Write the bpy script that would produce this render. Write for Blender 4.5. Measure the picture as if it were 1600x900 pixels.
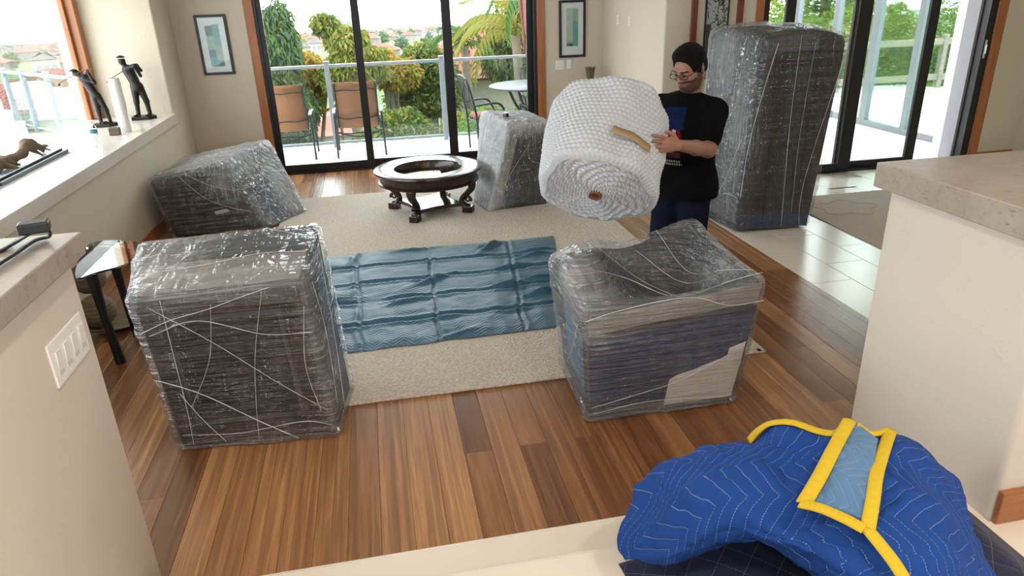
import bpy, bmesh, math, random
import numpy as np
from mathutils import Vector, Matrix, noise
for _o in list(bpy.data.objects):
    bpy.data.objects.remove(_o, do_unlink=True)
scene = bpy.context.scene
COL = scene.collection
rnd = random.Random(7)

# ---------------------------------------------------------------- camera
CAM_H = 2.05
FPX = 1099.3
def cam_matrix(p, r, yw):
    f = np.array([math.sin(yw)*math.cos(p), math.cos(yw)*math.cos(p), -math.sin(p)])
    x = np.array([math.cos(yw), -math.sin(yw), 0.0])
    d = np.cross(f, x)
    c, s = math.cos(r), math.sin(r)
    return np.array([c*x+s*d, -s*x+c*d, f])
CM = cam_matrix(math.radians(22.6), math.radians(2.05), math.radians(10.32))
cam_data = bpy.data.cameras.new('camera')
cam_data.sensor_width = 36.0
cam_data.lens = FPX/1600*36.0
cam_data.clip_start = 0.05
cam_data.clip_end = 3000
cam = bpy.data.objects.new('camera', cam_data)
COL.objects.link(cam)
_m = Matrix(((CM[0][0], -CM[1][0], -CM[2][0], 0),
             (CM[0][1], -CM[1][1], -CM[2][1], 0),
             (CM[0][2], -CM[1][2], -CM[2][2], CAM_H),
             (0, 0, 0, 1)))
cam.matrix_world = _m
scene.camera = cam
def ray(px, py): return CM.T @ np.array([(px-800)/FPX, (py-450)/FPX, 1.0])
def onz(px, py, z):
    d = ray(px, py); t = (z-CAM_H)/d[2]; return Vector((t*d[0], t*d[1], z))
def ony(px, py, y):
    d = ray(px, py); t = y/d[1]; return Vector((t*d[0], y, CAM_H+t*d[2]))
def onx(px, py, x):
    d = ray(px, py); t = x/d[0]; return Vector((x, t*d[1], CAM_H+t*d[2]))

# ---------------------------------------------------------------- sky, exposure
world = bpy.data.worlds.new('overcast_sky')
scene.world = world
world.use_nodes = True
bg = world.node_tree.nodes['Background']
bg.inputs['Color'].default_value = (0.93, 0.97, 1.0, 1)
bg.inputs['Strength'].default_value = 11.0
vs = scene.view_settings
vs.view_transform = 'Standard'
vs.look = 'None'
vs.gamma = 1.0
vs.use_curve_mapping = False
vs.exposure = -0.42
def window_portal(name, loc, rot, sx, sy):
    l = bpy.data.lights.new(name, 'AREA'); l.shape = 'RECTANGLE'; l.size = sx; l.size_y = sy
    l.cycles.is_portal = True
    o = bpy.data.objects.new(name, l); COL.objects.link(o); o.location = loc; o.rotation_euler = rot
# ---------------------------------------------------------------- helpers
def tag(o, label=None, cat=None, group=None, kind=None):
    if label: o['label'] = label
    if cat: o['category'] = cat
    if group: o['group'] = group
    if kind: o['kind'] = kind
    return o
def thing(name, loc, label=None, cat=None, group=None, kind=None, rz=0.0):
    o = bpy.data.objects.new(name, None); COL.objects.link(o)
    o.empty_display_size = 0.1
    o.location = loc; o.rotation_euler = (0, 0, rz)
    return tag(o, label, cat, group, kind)
def link_copy(o, parent=None):
    c = o.copy(); COL.objects.link(c); c.parent = parent
    return c
def copy_tree(o, parent=None):
    c = link_copy(o, parent)
    for ch in list(o.children):
        copy_tree(ch, c)
    return c

class MB:
    def __init__(self): self.v = []; self.f = []; self.mi = []; self.uv = None
    def add(self, vs, fs, mi=0):
        b = len(self.v); self.v += [tuple(p) for p in vs]
        self.f += [tuple(i+b for i in q) for q in fs]; self.mi += [mi]*len(fs); return self
    def box(self, x0, y0, z0, x1, y1, z1, mi=0):
        vs = [(x0,y0,z0),(x1,y0,z0),(x1,y1,z0),(x0,y1,z0),(x0,y0,z1),(x1,y0,z1),(x1,y1,z1),(x0,y1,z1)]
        return self.add(vs, [(0,3,2,1),(4,5,6,7),(0,1,5,4),(1,2,6,5),(2,3,7,6),(3,0,4,7)], mi)
    def obox(self, c, ax, ay, az, mi=0):
        c, ax, ay, az = Vector(c), Vector(ax), Vector(ay), Vector(az)
        vs = [c-ax-ay-az, c+ax-ay-az, c+ax+ay-az, c-ax+ay-az, c-ax-ay+az, c+ax-ay+az, c+ax+ay+az, c-ax+ay+az]
        return self.add(vs, [(0,3,2,1),(4,5,6,7),(0,1,5,4),(1,2,6,5),(2,3,7,6),(3,0,4,7)], mi)
    def tube(self, pts, r, n=8, mi=0, flat=1.0, closed=False):
        pts = [Vector(p) for p in pts]; m = len(pts)
        rs = r if isinstance(r, (list, tuple)) else [r]*m
        up = Vector((0, 0, 1)); vs = []; fs = []
        prev = None
        for i, p in enumerate(pts):
            if closed: t = pts[(i+1) % m]-pts[i-1]
            else: t = (pts[min(i+1, m-1)]-pts[max(i-1, 0)])
            if t.length < 1e-9: t = Vector((0, 0, 1))
            t.normalize()
            if prev is None:
                a = t.cross(up)
                if a.length < 1e-3: a = t.cross(Vector((1, 0, 0)))
                a.normalize()
            else:
                a = prev-t*prev.dot(t)
                if a.length < 1e-6: a = t.orthogonal()
                a.normalize()
            prev = a; b = t.cross(a)
            for k in range(n):
                th = 2*math.pi*k/n
                vs.append(p+a*math.cos(th)*rs[i]+b*math.sin(th)*rs[i]*flat)
        for i in range(m if closed else m-1):
            j = (i+1) % m
            for k in range(n):
                k2 = (k+1) % n
                fs.append((i*n+k, i*n+k2, j*n+k2, j*n+k))
        if not closed:
            fs.append(tuple(range(n))[::-1]); fs.append(tuple((m-1)*n+k for k in range(n)))
        return self.add(vs, fs, mi)
    def lathe(self, prof, n=32, c=(0, 0, 0), mi=0, cap=True, M=None):
        vs = []; fs = []; m = len(prof); c = Vector(c)
        for (r, z) in prof:
            for k in range(n):
                th = 2*math.pi*k/n
                p = Vector((r*math.cos(th), r*math.sin(th), z))
                if M is not None: p = M @ p
                vs.append(p+c)
        for i in range(m-1):
            for k in range(n):
                k2 = (k+1) % n
                fs.append((i*n+k, i*n+k2, (i+1)*n+k2, (i+1)*n+k))
        if cap:
            if prof[0][0] > 1e-6: fs.append(tuple(range(n))[::-1])
            if prof[-1][0] > 1e-6: fs.append(tuple((m-1)*n+k for k in range(n)))
        return self.add(vs, fs, mi)
    def prism(self, poly, a, b, axis='z', mi=0):
        def mk(p, t):
            if axis == 'z': return (p[0], p[1], t)
            if axis == 'y': return (p[0], t, p[1])
            return (t, p[0], p[1])
        n = len(poly)
        vs = [mk(p, a) for p in poly]+[mk(p, b) for p in poly]
        fs = [tuple(range(n))[::-1], tuple(range(n, 2*n))]+[(i, (i+1) % n, (i+1) % n+n, i+n) for i in range(n)]
        return self.add(vs, fs, mi)
    def grid(self, P, mi=0, closed_u=False):
        nu = len(P); nv = len(P[0])
        vs = [p for row in P for p in row]; fs = []
        for i in range(nu if closed_u else nu-1):
            i2 = (i+1) % nu
            for j in range(nv-1):
                fs.append((i*nv+j, i2*nv+j, i2*nv+j+1, i*nv+j+1))
        return self.add(vs, fs, mi)
    def build(self, name, mat, parent=None, off=(0, 0, 0), smooth=False, bevel=0, seg=2, uv=None, fix=True, solid=0):
        me = bpy.data.meshes.new(name)
        ox, oy, oz = off
        me.from_pydata([(p[0]-ox, p[1]-oy, p[2]-oz) for p in self.v], [], self.f)
        mats = mat if isinstance(mat, (list, tuple)) else [mat]
        for m in mats: me.materials.append(m)
        if len(mats) > 1: me.polygons.foreach_set('material_index', self.mi)
        if uv is not None:
            lay = me.uv_layers.new(name='UVMap')
            li = np.empty(len(me.loops), dtype=np.int32); me.loops.foreach_get('vertex_index', li)
            lay.data.foreach_set('uv', np.asarray(uv, dtype=np.float32)[li].ravel())
        if fix:
            bm = bmesh.new(); bm.from_mesh(me)
            bmesh.ops.recalc_face_normals(bm, faces=bm.faces)
            if bevel > 0:
                es = [e for e in bm.edges if len(e.link_faces) == 2 and e.calc_face_angle(0) > 0.6]
                bmesh.ops.bevel(bm, geom=es, offset=bevel, segments=seg, profile=0.5, affect='EDGES', clamp_overlap=True)
            bm.to_mesh(me); bm.free()
        if smooth is True: me.shade_smooth()
        elif smooth == 'auto':
            me.shade_smooth(); me.set_sharp_from_angle(angle=0.7)
        me.update()
        o = bpy.data.objects.new(name, me); COL.objects.link(o)
        if parent is not None: o.parent = parent
        if solid:
            md = o.modifiers.new('thickness', 'SOLIDIFY'); md.thickness = solid; md.offset = -1
        return o

def catmull(a, b, c, d, t):
    return 0.5*((2*b)+(-a+c)*t+(2*a-5*b+4*c-d)*t*t+(-a+3*b-3*c+d)*t**3)
def spline(pts, n, closed=False):
    P = np.asarray([tuple(p) for p in pts], float); m = len(P); out = []
    segs = m if closed else m-1
    for q in range(n+(0 if closed else 1)):
        s = q/n*segs; i = min(int(s), segs-1); t = s-i
        if closed: a, b, c, d = P[(i-1) % m], P[i % m], P[(i+1) % m], P[(i+2) % m]
        else:
            b, c = P[i], P[i+1]
            a = P[i-1] if i > 0 else 2*b-c
            d = P[i+2] if i+2 < m else 2*c-b
        out.append(Vector(catmull(a, b, c, d, t)))
    return out
def patch(ctrl, nu, nv):
    """bicubic patch through a control grid of 3D points"""
    rows = [spline(r, nv) for r in ctrl]
    cols = [spline([rows[i][j] for i in range(len(rows))], nu) for j in range(nv+1)]
    return [[cols[j][i] for j in range(nv+1)] for i in range(nu+1)]
def fbm(x, y, z, s=1.0, o=4):
    return noise.fractal(Vector((x*s, y*s, z*s)), 0.6, 2.0, o)

# ---------------------------------------------------------------- implicit surface mesher
class SDF:
    def __init__(self, lo, hi, res):
        self.lo = np.array(lo, float); self.res = res
        self.n = np.ceil((np.array(hi)-self.lo)/res).astype(int)+1
        self.F = np.full(self.n, 0.08, np.float32)
    def _region(self, lo, hi, m):
        a = np.clip(np.floor((np.array(lo)-m-self.lo)/self.res).astype(int), 0, self.n)
        b = np.clip(np.ceil((np.array(hi)+m-self.lo)/self.res).astype(int)+1, 0, self.n)
        if np.any(b <= a): return None
        ax = [self.lo[i]+self.res*np.arange(a[i], b[i]) for i in range(3)]
        X = ax[0][:, None, None]; Y = ax[1][None, :, None]; Z = ax[2][None, None, :]
        return (slice(a[0], b[0]), slice(a[1], b[1]), slice(a[2], b[2])), X, Y, Z
    def _comb(self, sl, d, k, op):
        F = self.F[sl]
        if op == 'sub':
            d = -d
            h = np.maximum(k-np.abs(F-d), 0)/k
            self.F[sl] = np.maximum(F, d)+h*h*k*0.25
        else:
            h = np.maximum(k-np.abs(F-d), 0)/k
            self.F[sl] = np.minimum(F, d)-h*h*k*0.25
    def cap(self, a, b, ra, rb=None, k=0.02, op='add'):
        rb = ra if rb is None else rb
        a = np.array(a, float); b = np.array(b, float); R = max(ra, rb)
        g = self._region(np.minimum(a, b)-R, np.maximum(a, b)+R, k+2*self.res)
        if g is None: return
        sl, X, Y, Z = g; d = b-a; L = float(d@d)+1e-12
        t = np.clip(((X-a[0])*d[0]+(Y-a[1])*d[1]+(Z-a[2])*d[2])/L, 0, 1)
        D = np.sqrt((X-a[0]-t*d[0])**2+(Y-a[1]-t*d[1])**2+(Z-a[2]-t*d[2])**2)-(ra+(rb-ra)*t)
        self._comb(sl, D, k, op)
    def ell(self, c, r, M=None, k=0.02, op='add'):
        c = np.array(c, float); r = np.array(r, float); R = r.max()
        g = self._region(c-R, c+R, k+2*self.res)
        if g is None: return
        sl, X, Y, Z = g
        X = X-c[0]; Y = Y-c[1]; Z = Z-c[2]
        if M is not None:
            M = np.array(M, float)   # rows = local axes in world
            x = M[0, 0]*X+M[0, 1]*Y+M[0, 2]*Z; y = M[1, 0]*X+M[1, 1]*Y+M[1, 2]*Z; z = M[2, 0]*X+M[2, 1]*Y+M[2, 2]*Z
        else: x, y, z = X, Y, Z
        k0 = np.sqrt((x/r[0])**2+(y/r[1])**2+(z/r[2])**2)
        k1 = np.sqrt((x/r[0]**2)**2+(y/r[1]**2)**2+(z/r[2]**2)**2)+1e-9
        D = np.where(k0 < 1e-4, -r.min(), k0*(k0-1)/k1)
        self._comb(sl, D, k, op)
    def halfspace(self, p, nrm):      # keep the side the normal points away from
        p = np.array(p, float); nrm = np.array(nrm, float); nrm /= np.linalg.norm(nrm)
        ax = [self.lo[i]+self.res*np.arange(self.n[i]) for i in range(3)]
        D = (ax[0][:, None, None]-p[0])*nrm[0]+(ax[1][None, :, None]-p[1])*nrm[1]+(ax[2][None, None, :]-p[2])*nrm[2]
        self.F = np.maximum(self.F, D.astype(np.float32))
    def mesh(self):
        F = self.F; S = F < 0
        n = F.shape
        C = np.zeros((n[0]-1, n[1]-1, n[2]-1), np.int8)
        for dx in (0, 1):
            for dy in (0, 1):
                for dz in (0, 1):
                    C += S[dx:n[0]-1+dx, dy:n[1]-1+dy, dz:n[2]-1+dz]
        I = np.argwhere((C > 0) & (C < 8))
        idx = np.full(C.shape, -1, np.int32); idx[I[:, 0], I[:, 1], I[:, 2]] = np.arange(len(I))
        acc = np.zeros((len(I), 3)); cnt = np.zeros(len(I))
        crn = [(x, y, z) for x in (0, 1) for y in (0, 1) for z in (0, 1)]
        vals = {c: F[I[:, 0]+c[0], I[:, 1]+c[1], I[:, 2]+c[2]] for c in crn}
        for a in crn:
            for ax in range(3):
                if a[ax] == 0:
                    b = list(a); b[ax] = 1; b = tuple(b)
                    va, vb = vals[a], vals[b]
                    m = (va < 0) != (vb < 0)
                    t = np.where(m, va/(va-vb+1e-20), 0)
                    P = np.array(a, float)[None, :].repeat(len(I), 0); P[:, ax] += t
                    acc[m] += P[m]; cnt[m] += 1
        V = self.lo+self.res*(I+acc/np.maximum(cnt, 1)[:, None])
        Q = []
        for ax in range(3):
            sl0 = [slice(None)]*3; sl1 = [slice(None)]*3
            sl0[ax] = slice(0, -1); sl1[ax] = slice(1, None)
            A = S[tuple(sl0)]; B = S[tuple(sl1)]
            E = np.argwhere(A != B)
            u, v = (ax+1) % 3, (ax+2) % 3
            ok = (E[:, u] > 0) & (E[:, v] > 0) & (E[:, u] < C.shape[u]) & (E[:, v] < C.shape[v])
            E = E[ok]
            def cell(du, dv):
                e = E.copy(); e[:, u] -= du; e[:, v] -= dv
                return idx[e[:, 0], e[:, 1], e[:, 2]]
            q = np.stack([cell(1, 1), cell(0, 1), cell(0, 0), cell(1, 0)], 1)
            fl = ~A[E[:, 0], E[:, 1], E[:, 2]]
            q[fl] = q[fl][:, ::-1]
            Q.append(q)
        Q = np.concatenate(Q)
        return V, Q[(Q >= 0).all(1)]
def np_mesh(name, V, Q, mats, parent=None, off=(0, 0, 0), mi=None):
    me = bpy.data.meshes.new(name)
    V = np.asarray(V, np.float32)-np.asarray(off, np.float32)
    me.vertices.add(len(V)); me.vertices.foreach_set('co', V.ravel())
    me.loops.add(len(Q)*4); me.loops.foreach_set('vertex_index', np.asarray(Q, np.int32).ravel())
    me.polygons.add(len(Q)); me.polygons.foreach_set('loop_start', np.arange(0, len(Q)*4, 4, dtype=np.int32))
    for m in (mats if isinstance(mats, (list, tuple)) else [mats]): me.materials.append(m)
    if mi is not None: me.polygons.foreach_set('material_index', np.asarray(mi, np.int32))
    me.update(calc_edges=True); me.validate(); me.shade_smooth()
    o = bpy.data.objects.new(name, me); COL.objects.link(o)
    if parent is not None: o.parent = parent
    return o

# ---------------------------------------------------------------- materials
class NT:
    def __init__(self, name):
        self.m = bpy.data.materials.new(name); self.m.use_nodes = True
        self.t = self.m.node_tree; self.n = self.t.nodes; self.n.clear()
        self.out = self.n.new('ShaderNodeOutputMaterial')
    def new(self, typ, **kw):
        nd = self.n.new(typ)
        for k, v in kw.items():
            if k.startswith('i_'):
                key = k[2:]
                key = int(key) if key.isdigit() else key.replace('_', ' ')
                self.set(nd.inputs[key], v)
            else: setattr(nd, k, v)
        return nd
    def set(self, sock, v):
        if isinstance(v, bpy.types.NodeSocket): self.t.links.new(v, sock)
        elif isinstance(v, bpy.types.Node): self.t.links.new(v.outputs[0], sock)
        else: sock.default_value = (tuple(v)+(1,) if isinstance(v, (tuple, list)) and len(v) == 3 and sock.type == 'RGBA' else v)
    def coord(self, kind='Object', scale=(1, 1, 1), rot=(0, 0, 0), loc=(0, 0, 0)):
        tc = self.new('ShaderNodeTexCoord')
        mp = self.new('ShaderNodeMapping', i_Vector=tc.outputs[kind])
        mp.inputs['Scale'].default_value = scale; mp.inputs['Rotation'].default_value = rot; mp.inputs['Location'].default_value = loc
        return mp.outputs[0]
    def noise(self, vec, scale=5, detail=4, rough=0.55, dist=0.0):
        nd = self.new('ShaderNodeTexNoise', i_Vector=vec, i_Scale=scale, i_Detail=detail, i_Roughness=rough, i_Distortion=dist)
        return nd.outputs['Fac']
    def ramp(self, fac, stops):
        nd = self.new('ShaderNodeValToRGB', i_Fac=fac)
        e = nd.color_ramp.elements
        while len(e) < len(stops): e.new(0.5)
        for el, (p, c) in zip(e, stops):
            el.position = p
            el.color = (c, c, c, 1) if isinstance(c, (int, float)) else tuple(c)+(1,)
        return nd.outputs[0]
    def math(self, op, a, b=0.0, c=0.0, clamp=False):
        nd = self.new('ShaderNodeMath', operation=op, use_clamp=clamp)
        for i, v in enumerate((a, b, c)): self.set(nd.inputs[i], v)
        return nd.outputs[0]
    def mix(self, fac, a, b, mode='MIX'):
        nd = self.new('ShaderNodeMix', data_type='RGBA', blend_type=mode)
        self.set(nd.inputs[0], fac); self.set(nd.inputs[6], a); self.set(nd.inputs[7], b)
        return nd.outputs[2]
    def bump(self, h, strength=0.3, dist=0.01):
        return self.new('ShaderNodeBump', i_Height=h, i_Strength=strength, i_Distance=dist).outputs[0]
    def bsdf(self, color, rough=0.5, metal=0.0, spec=0.5, normal=None, **kw):
        nd = self.new('ShaderNodeBsdfPrincipled')
        self.set(nd.inputs['Base Color'], color); self.set(nd.inputs['Roughness'], rough)
        self.set(nd.inputs['Metallic'], metal); self.set(nd.inputs['Specular IOR Level'], spec)
        if normal is not None: self.set(nd.inputs['Normal'], normal)
        for k, v in kw.items(): self.set(nd.inputs[k.replace('_', ' ')], v)
        return nd.outputs[0]
    def done(self, shader):
        self.t.links.new(shader, self.out.inputs['Surface']); return self.m

def plain(name, col, rough=0.5, metal=0.0, spec=0.5, var=0.08, scale=6.0, bump=0.0):
    """flat paint/metal/plastic with a faint procedural mottle"""
    t = NT(name); v = t.coord('Object')
    nz = t.noise(v, scale, 4)
    c = t.mix(nz, tuple(x*(1-var) for x in col), tuple(min(1, x*(1+var)) for x in col))
    nr = t.bump(t.noise(v, scale*6, 3), bump, 0.01) if bump else None
    return t.done(t.bsdf(c, rough, metal, spec, nr))
def wall_mat(name, col):
    t = NT(name); v = t.coord('Object')
    nz = t.noise(v, 1.3, 3)
    c = t.mix(nz, tuple(x*0.97 for x in col), tuple(min(1, x*1.02) for x in col))
    # hand-trowelled plaster: smooth with sparse raised skips
    skip = t.ramp(t.noise(v, 9, 5, 0.6, 0.6), [(0.60, 0.0), (0.66, 1.0)])
    h = t.math('ADD', t.math('MULTIPLY', skip, 0.6), t.math('MULTIPLY', t.noise(v, 3, 3), 0.6))
    return t.done(t.bsdf(c, 0.62, 0, 0.35, t.bump(h, 0.22, 0.01)))
def plank_mat():
    t = NT('walnut_plank')
    oi = t.new('ShaderNodeObjectInfo').outputs['Random']
    tc = t.new('ShaderNodeTexCoord').outputs['Object']
    cmb = t.new('ShaderNodeCombineXYZ'); t.set(cmb.inputs[0], t.math('MULTIPLY', oi, 37.0)); t.set(cmb.inputs[1], t.math('MULTIPLY', oi, 91.0))
    ad = t.new('ShaderNodeVectorMath', operation='ADD'); t.set(ad.inputs[0], tc); t.set(ad.inputs[1], cmb.outputs[0])
    mp = t.new('ShaderNodeMapping', i_Vector=ad.outputs[0]); mp.inputs['Scale'].default_value = (20, 0.35, 1)
    g1 = t.noise(mp.outputs[0], 2.0, 6, 0.6, 0.4)
    mp2 = t.new('ShaderNodeMapping', i_Vector=ad.outputs[0]); mp2.inputs['Scale'].default_value = (55, 0.8, 1)
    g2 = t.noise(mp2.outputs[0], 3.0, 4, 0.6)
    base = t.ramp(oi, [(0.0, (0.20, 0.084, 0.032)), (0.3, (0.30, 0.135, 0.052)), (0.55, (0.37, 0.175, 0.070)), (0.8, (0.52, 0.270, 0.115)), (1.0, (0.26, 0.110, 0.042))])
    dark = t.mix(1.0, base, (0.46, 0.40, 0.38), 'MULTIPLY')
    c = t.mix(t.ramp(g1, [(0.40, 0.0), (0.66, 1.0)]), base, dark)
    c = t.mix(t.math('MULTIPLY', t.ramp(g2, [(0.42, 0.0), (0.62, 1.0)]), 0.55), c, dark)
    h = t.math('ADD', t.math('MULTIPLY', g2, 0.4), g1)
    return t.done(t.bsdf(c, t.math('ADD', t.math('MULTIPLY', g1, 0.12), 0.22), 0, 0.5, t.bump(h, 0.05, 0.004)))
def wood_mat(name, light, dark, rough=0.35, axis=2, sc=1.0):
    t = NT(name); s = [16*sc]*3; s[axis] = 0.9*sc
    v = t.coord('Object', tuple(s))
    g = t.noise(v, 2.2, 6, 0.6, 0.5)
    c = t.mix(t.ramp(g, [(0.3, 0.0), (0.7, 1.0)]), light, dark)
    return t.done(t.bsdf(c, rough, 0, 0.5, t.bump(g, 0.06, 0.004)))
def stone_mat(name, a, b, pit, rough=0.35):
    t = NT(name); v = t.coord('Object')
    n1 = t.noise(v, 6, 8, 0.7); n2 = t.noise(v, 40, 6, 0.7)
    c = t.mix(t.ramp(n1, [(0.3, 0.0), (0.7, 1.0)]), a, b)
    vor = t.new('ShaderNodeTexVoronoi', i_Vector=t.coord('Object', (9, 9, 26)), i_Scale=2.2, feature='F1')
    spots = t.math('MULTIPLY', t.ramp(vor.outputs['Distance'], [(0.10, 1.0), (0.28, 0.0)]), t.ramp(t.noise(v, 22, 4), [(0.48, 0.0), (0.6, 1.0)]))
    c = t.mix(t.math('MULTIPLY', spots, 0.55), c, pit)
    c = t.mix(t.ramp(n2, [(0.55, 0.0), (0.72, 0.45)]), c, pit)
    return t.done(t.bsdf(c, rough, 0, 0.5, t.bump(t.math('ADD', n2, spots), 0.06, 0.004)))
def glass_mat(name, tint=(1, 1, 1), refl=0.5, base=0.03):
    t = NT(name)
    lw = t.new('ShaderNodeLayerWeight', i_Blend=0.25).outputs['Fresnel']
    f = t.math('ADD', t.math('MULTIPLY', lw, refl), base, clamp=True)
    tr = t.new('ShaderNodeBsdfTransparent', i_Color=tint)
    gl = t.new('ShaderNodeBsdfGlossy', i_Roughness=0.02, i_Color=(0.95, 0.98, 1.0))
    mx = t.new('ShaderNodeMixShader', i_0=f, i_1=tr.outputs[0], i_2=gl.outputs[0])
    return t.done(mx.outputs[0])
def film_mat(name, opacity=0.55, stretch=(2.5, 2.5, 22), rot=(0, 0, 0), milk=(0.82, 0.84, 0.87), floor_=0.06, seed=0.0, gloss=0.55, thr=0.54):
    """stretch-wrap film: clear, with milky streaks where wraps overlap and glossy wrinkles"""
    t = NT(name)
    v = t.coord('Object', stretch, rot, (seed, seed*0.7, seed*1.3))
    s1 = t.noise(v, 1.6, 3.5, 0.55, 0.25)
    s2 = t.noise(t.coord('Object', (stretch[2]*0.5, stretch[1], stretch[0]*1.4), (0.5, 0.4, 0.6), (seed+3, 1, 2)), 1.2, 2.5, 0.5, 0.6)
    big = t.noise(t.coord('Object', (1, 1, 1), (0, 0, 0), (seed, 5, 1)), 3.0, 4, 0.55)
    fine = t.noise(t.coord('Object', tuple(x*3.0 for x in stretch), rot, (seed, 2, 2)), 1.3, 2, 0.5, 0.2)
    def ridge(sg, w):   # thin pulled filaments along the level set of a stretched noise
        return t.ramp(t.math('ABSOLUTE', t.math('SUBTRACT', sg, 0.5)), [(0.0, 1.0), (w, 0.0)])
    a = t.ramp(s1, [(thr, 0.0), (thr+0.10, 0.5), (thr+0.20, 1.0)])
    k = t.ramp(big, [(0.33, 0.12), (0.66, 1.0)])
    streak = t.math('MULTIPLY', a, k)
    lines = t.math('MAXIMUM', t.math('MULTIPLY', ridge(s1, 0.010), 0.7), t.math('MULTIPLY', ridge(s2, 0.006), 0.35))
    streak = t.math('MAXIMUM', streak, lines)
    hgt = t.math('ADD', t.math('ADD', s1, t.math('MULTIPLY', s2, 0.6)), t.math('MULTIPLY', fine, 0.22))
    nr = t.bump(hgt, 1.0, 0.06)
    lw = t.new('ShaderNodeLayerWeight', i_Blend=0.30, i_Normal=nr).outputs['Fresnel']
    gl = t.new('ShaderNodeBsdfGlossy', i_Roughness=0.12, i_Color=(1.0, 1.0, 1.0), i_Normal=nr)
    df = t.new('ShaderNodeBsdfDiffuse', i_Color=milk, i_Normal=nr)
    tl = t.new('ShaderNodeBsdfTranslucent', i_Color=milk)
    m1 = t.new('ShaderNodeMixShader', i_0=0.45, i_1=df.outputs[0], i_2=tl.outputs[0])
    tr = t.new('ShaderNodeBsdfTransparent', i_Color=(0.97, 0.975, 0.98))
    clear = t.new('ShaderNodeMixShader', i_0=t.math('ADD', t.math('MULTIPLY', lw, 0.42), 0.02+0.05*gloss, clamp=True), i_1=tr.outputs[0], i_2=gl.outputs[0])
    lay = t.new('ShaderNodeAttribute', attribute_name='lit_milk').outputs['Fac']  # per-vertex weight, whitens film on faces meant to look lit
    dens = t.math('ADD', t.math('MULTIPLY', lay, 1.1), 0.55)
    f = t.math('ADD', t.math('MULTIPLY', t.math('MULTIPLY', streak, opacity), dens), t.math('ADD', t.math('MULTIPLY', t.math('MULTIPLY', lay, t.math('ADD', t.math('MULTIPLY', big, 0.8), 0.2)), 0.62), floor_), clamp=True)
    m3 = t.new('ShaderNodeMixShader', i_0=f, i_1=clear.outputs[0], i_2=m1.outputs[0])
    return t.done(m3.outputs[0])
def quilt_mat(name, col, col2, stitch=None, pitch=0.05, period=0.28, mode='chevron', dash=True, rough=0.75, bump=0.5, sheen=0.1):
    """quilted fabric: UV in metres, stitch lines as chevrons or diamonds"""
    t = NT(name)
    uv = t.new('ShaderNodeTexCoord').outputs['UV']
    sp = t.new('ShaderNodeSeparateXYZ', i_Vector=uv); u, v = sp.outputs[0], sp.outputs[1]
    if mode == 'chevron':
        tri = t.math('PINGPONG', u, period/2)
        w = t.math('ADD', v, t.math('MULTIPLY', tri, 0.8))
        d = t.math('PINGPONG', w, pitch/2); along = u
    else:
        a = t.math('ADD', u, v); b = t.math('SUBTRACT', u, v)
        d = t.math('MINIMUM', t.math('PINGPONG', a, pitch/2), t.math('PINGPONG', b, pitch/2)); along = u
    line = t.math('LESS_THAN', d, 0.0010)
    if dash:
        line = t.math('MULTIPLY', line, t.math('GREATER_THAN', t.math('FRACT', t.math('MULTIPLY', along, 130.0)), 0.35))
    puff = t.math('POWER', t.math('DIVIDE', d, pitch/2), 0.5, clamp=True)
    ob = t.coord('Object'); nz = t.noise(ob, 9, 5); wr = t.noise(ob, 55, 4, 0.6, 0.5)
    c = t.mix(nz, col, col2)
    if stitch is not None: c = t.mix(t.math('MULTIPLY', line, 0.6), c, stitch)
    h = t.math('ADD', puff, t.math('MULTIPLY', wr, 0.55))
    return t.done(t.bsdf(c, rough, 0, 0.3, t.bump(h, bump, 0.006), Sheen_Weight=sheen))

M = {}
M['wall'] = wall_mat('cream_plaster', (0.60, 0.535, 0.43))
M['halfwall'] = wall_mat('pale_plaster', (0.64, 0.575, 0.51))
M['ceiling'] = wall_mat('ceiling_paint', (0.80, 0.77, 0.70))
M['plank'] = plank_mat()
M['subfloor'] = plain('subfloor_dark', (0.05, 0.03, 0.02), 0.8)
M['casing'] = wood_mat('cherry_casing', (0.42, 0.165, 0.055), (0.26, 0.085, 0.028), 0.32)
M['casing_x'] = wood_mat('cherry_casing_across', (0.42, 0.165, 0.055), (0.26, 0.085, 0.028), 0.32, axis=0)
M['casing_y'] = wood_mat('cherry_casing_deep', (0.42, 0.165, 0.055), (0.26, 0.085, 0.028), 0.32, axis=1)
M['redwood'] = wood_mat('red_mahogany', (0.20, 0.045, 0.02), (0.10, 0.02, 0.01), 0.3)
M['blackmetal'] = plain('black_aluminium', (0.012, 0.012, 0.014), 0.38, 0.3)
M['greymetal'] = plain('grey_aluminium', (0.16, 0.17, 0.19), 0.4, 0.4)
M['glass'] = glass_mat('clear_pane', (0.97, 0.99, 0.985), 0.35, 0.012)
M['tintglass'] = glass_mat('greenish_pane', (0.90, 0.97, 0.94), 0.5, 0.05)
M['railglass'] = glass_mat('rail_glass', (0.88, 0.94, 0.92), 0.3, 0.02)
M['stone'] = stone_mat('fossil_limestone', (0.30, 0.255, 0.22), (0.41, 0.355, 0.31), (0.13, 0.10, 0.08), 0.3)
M['ledgestone'] = stone_mat('pale_limestone', (0.62, 0.57, 0.51), (0.70, 0.65, 0.60), (0.40, 0.35, 0.31), 0.22)
M['tile'] = plain('cream_tile', (0.66, 0.62, 0.54), 0.22, 0, 0.5, 0.05, 3)
M['grout'] = plain('tile_grout', (0.38, 0.35, 0.30), 0.85)
M['stepstone'] = plain('cream_step', (0.74, 0.66, 0.57), 0.45, 0, 0.4, 0.04, 2, 0.03)
M['white'] = plain('white_plastic', (0.80, 0.80, 0.80), 0.4, 0, 0.5, 0.02)
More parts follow.
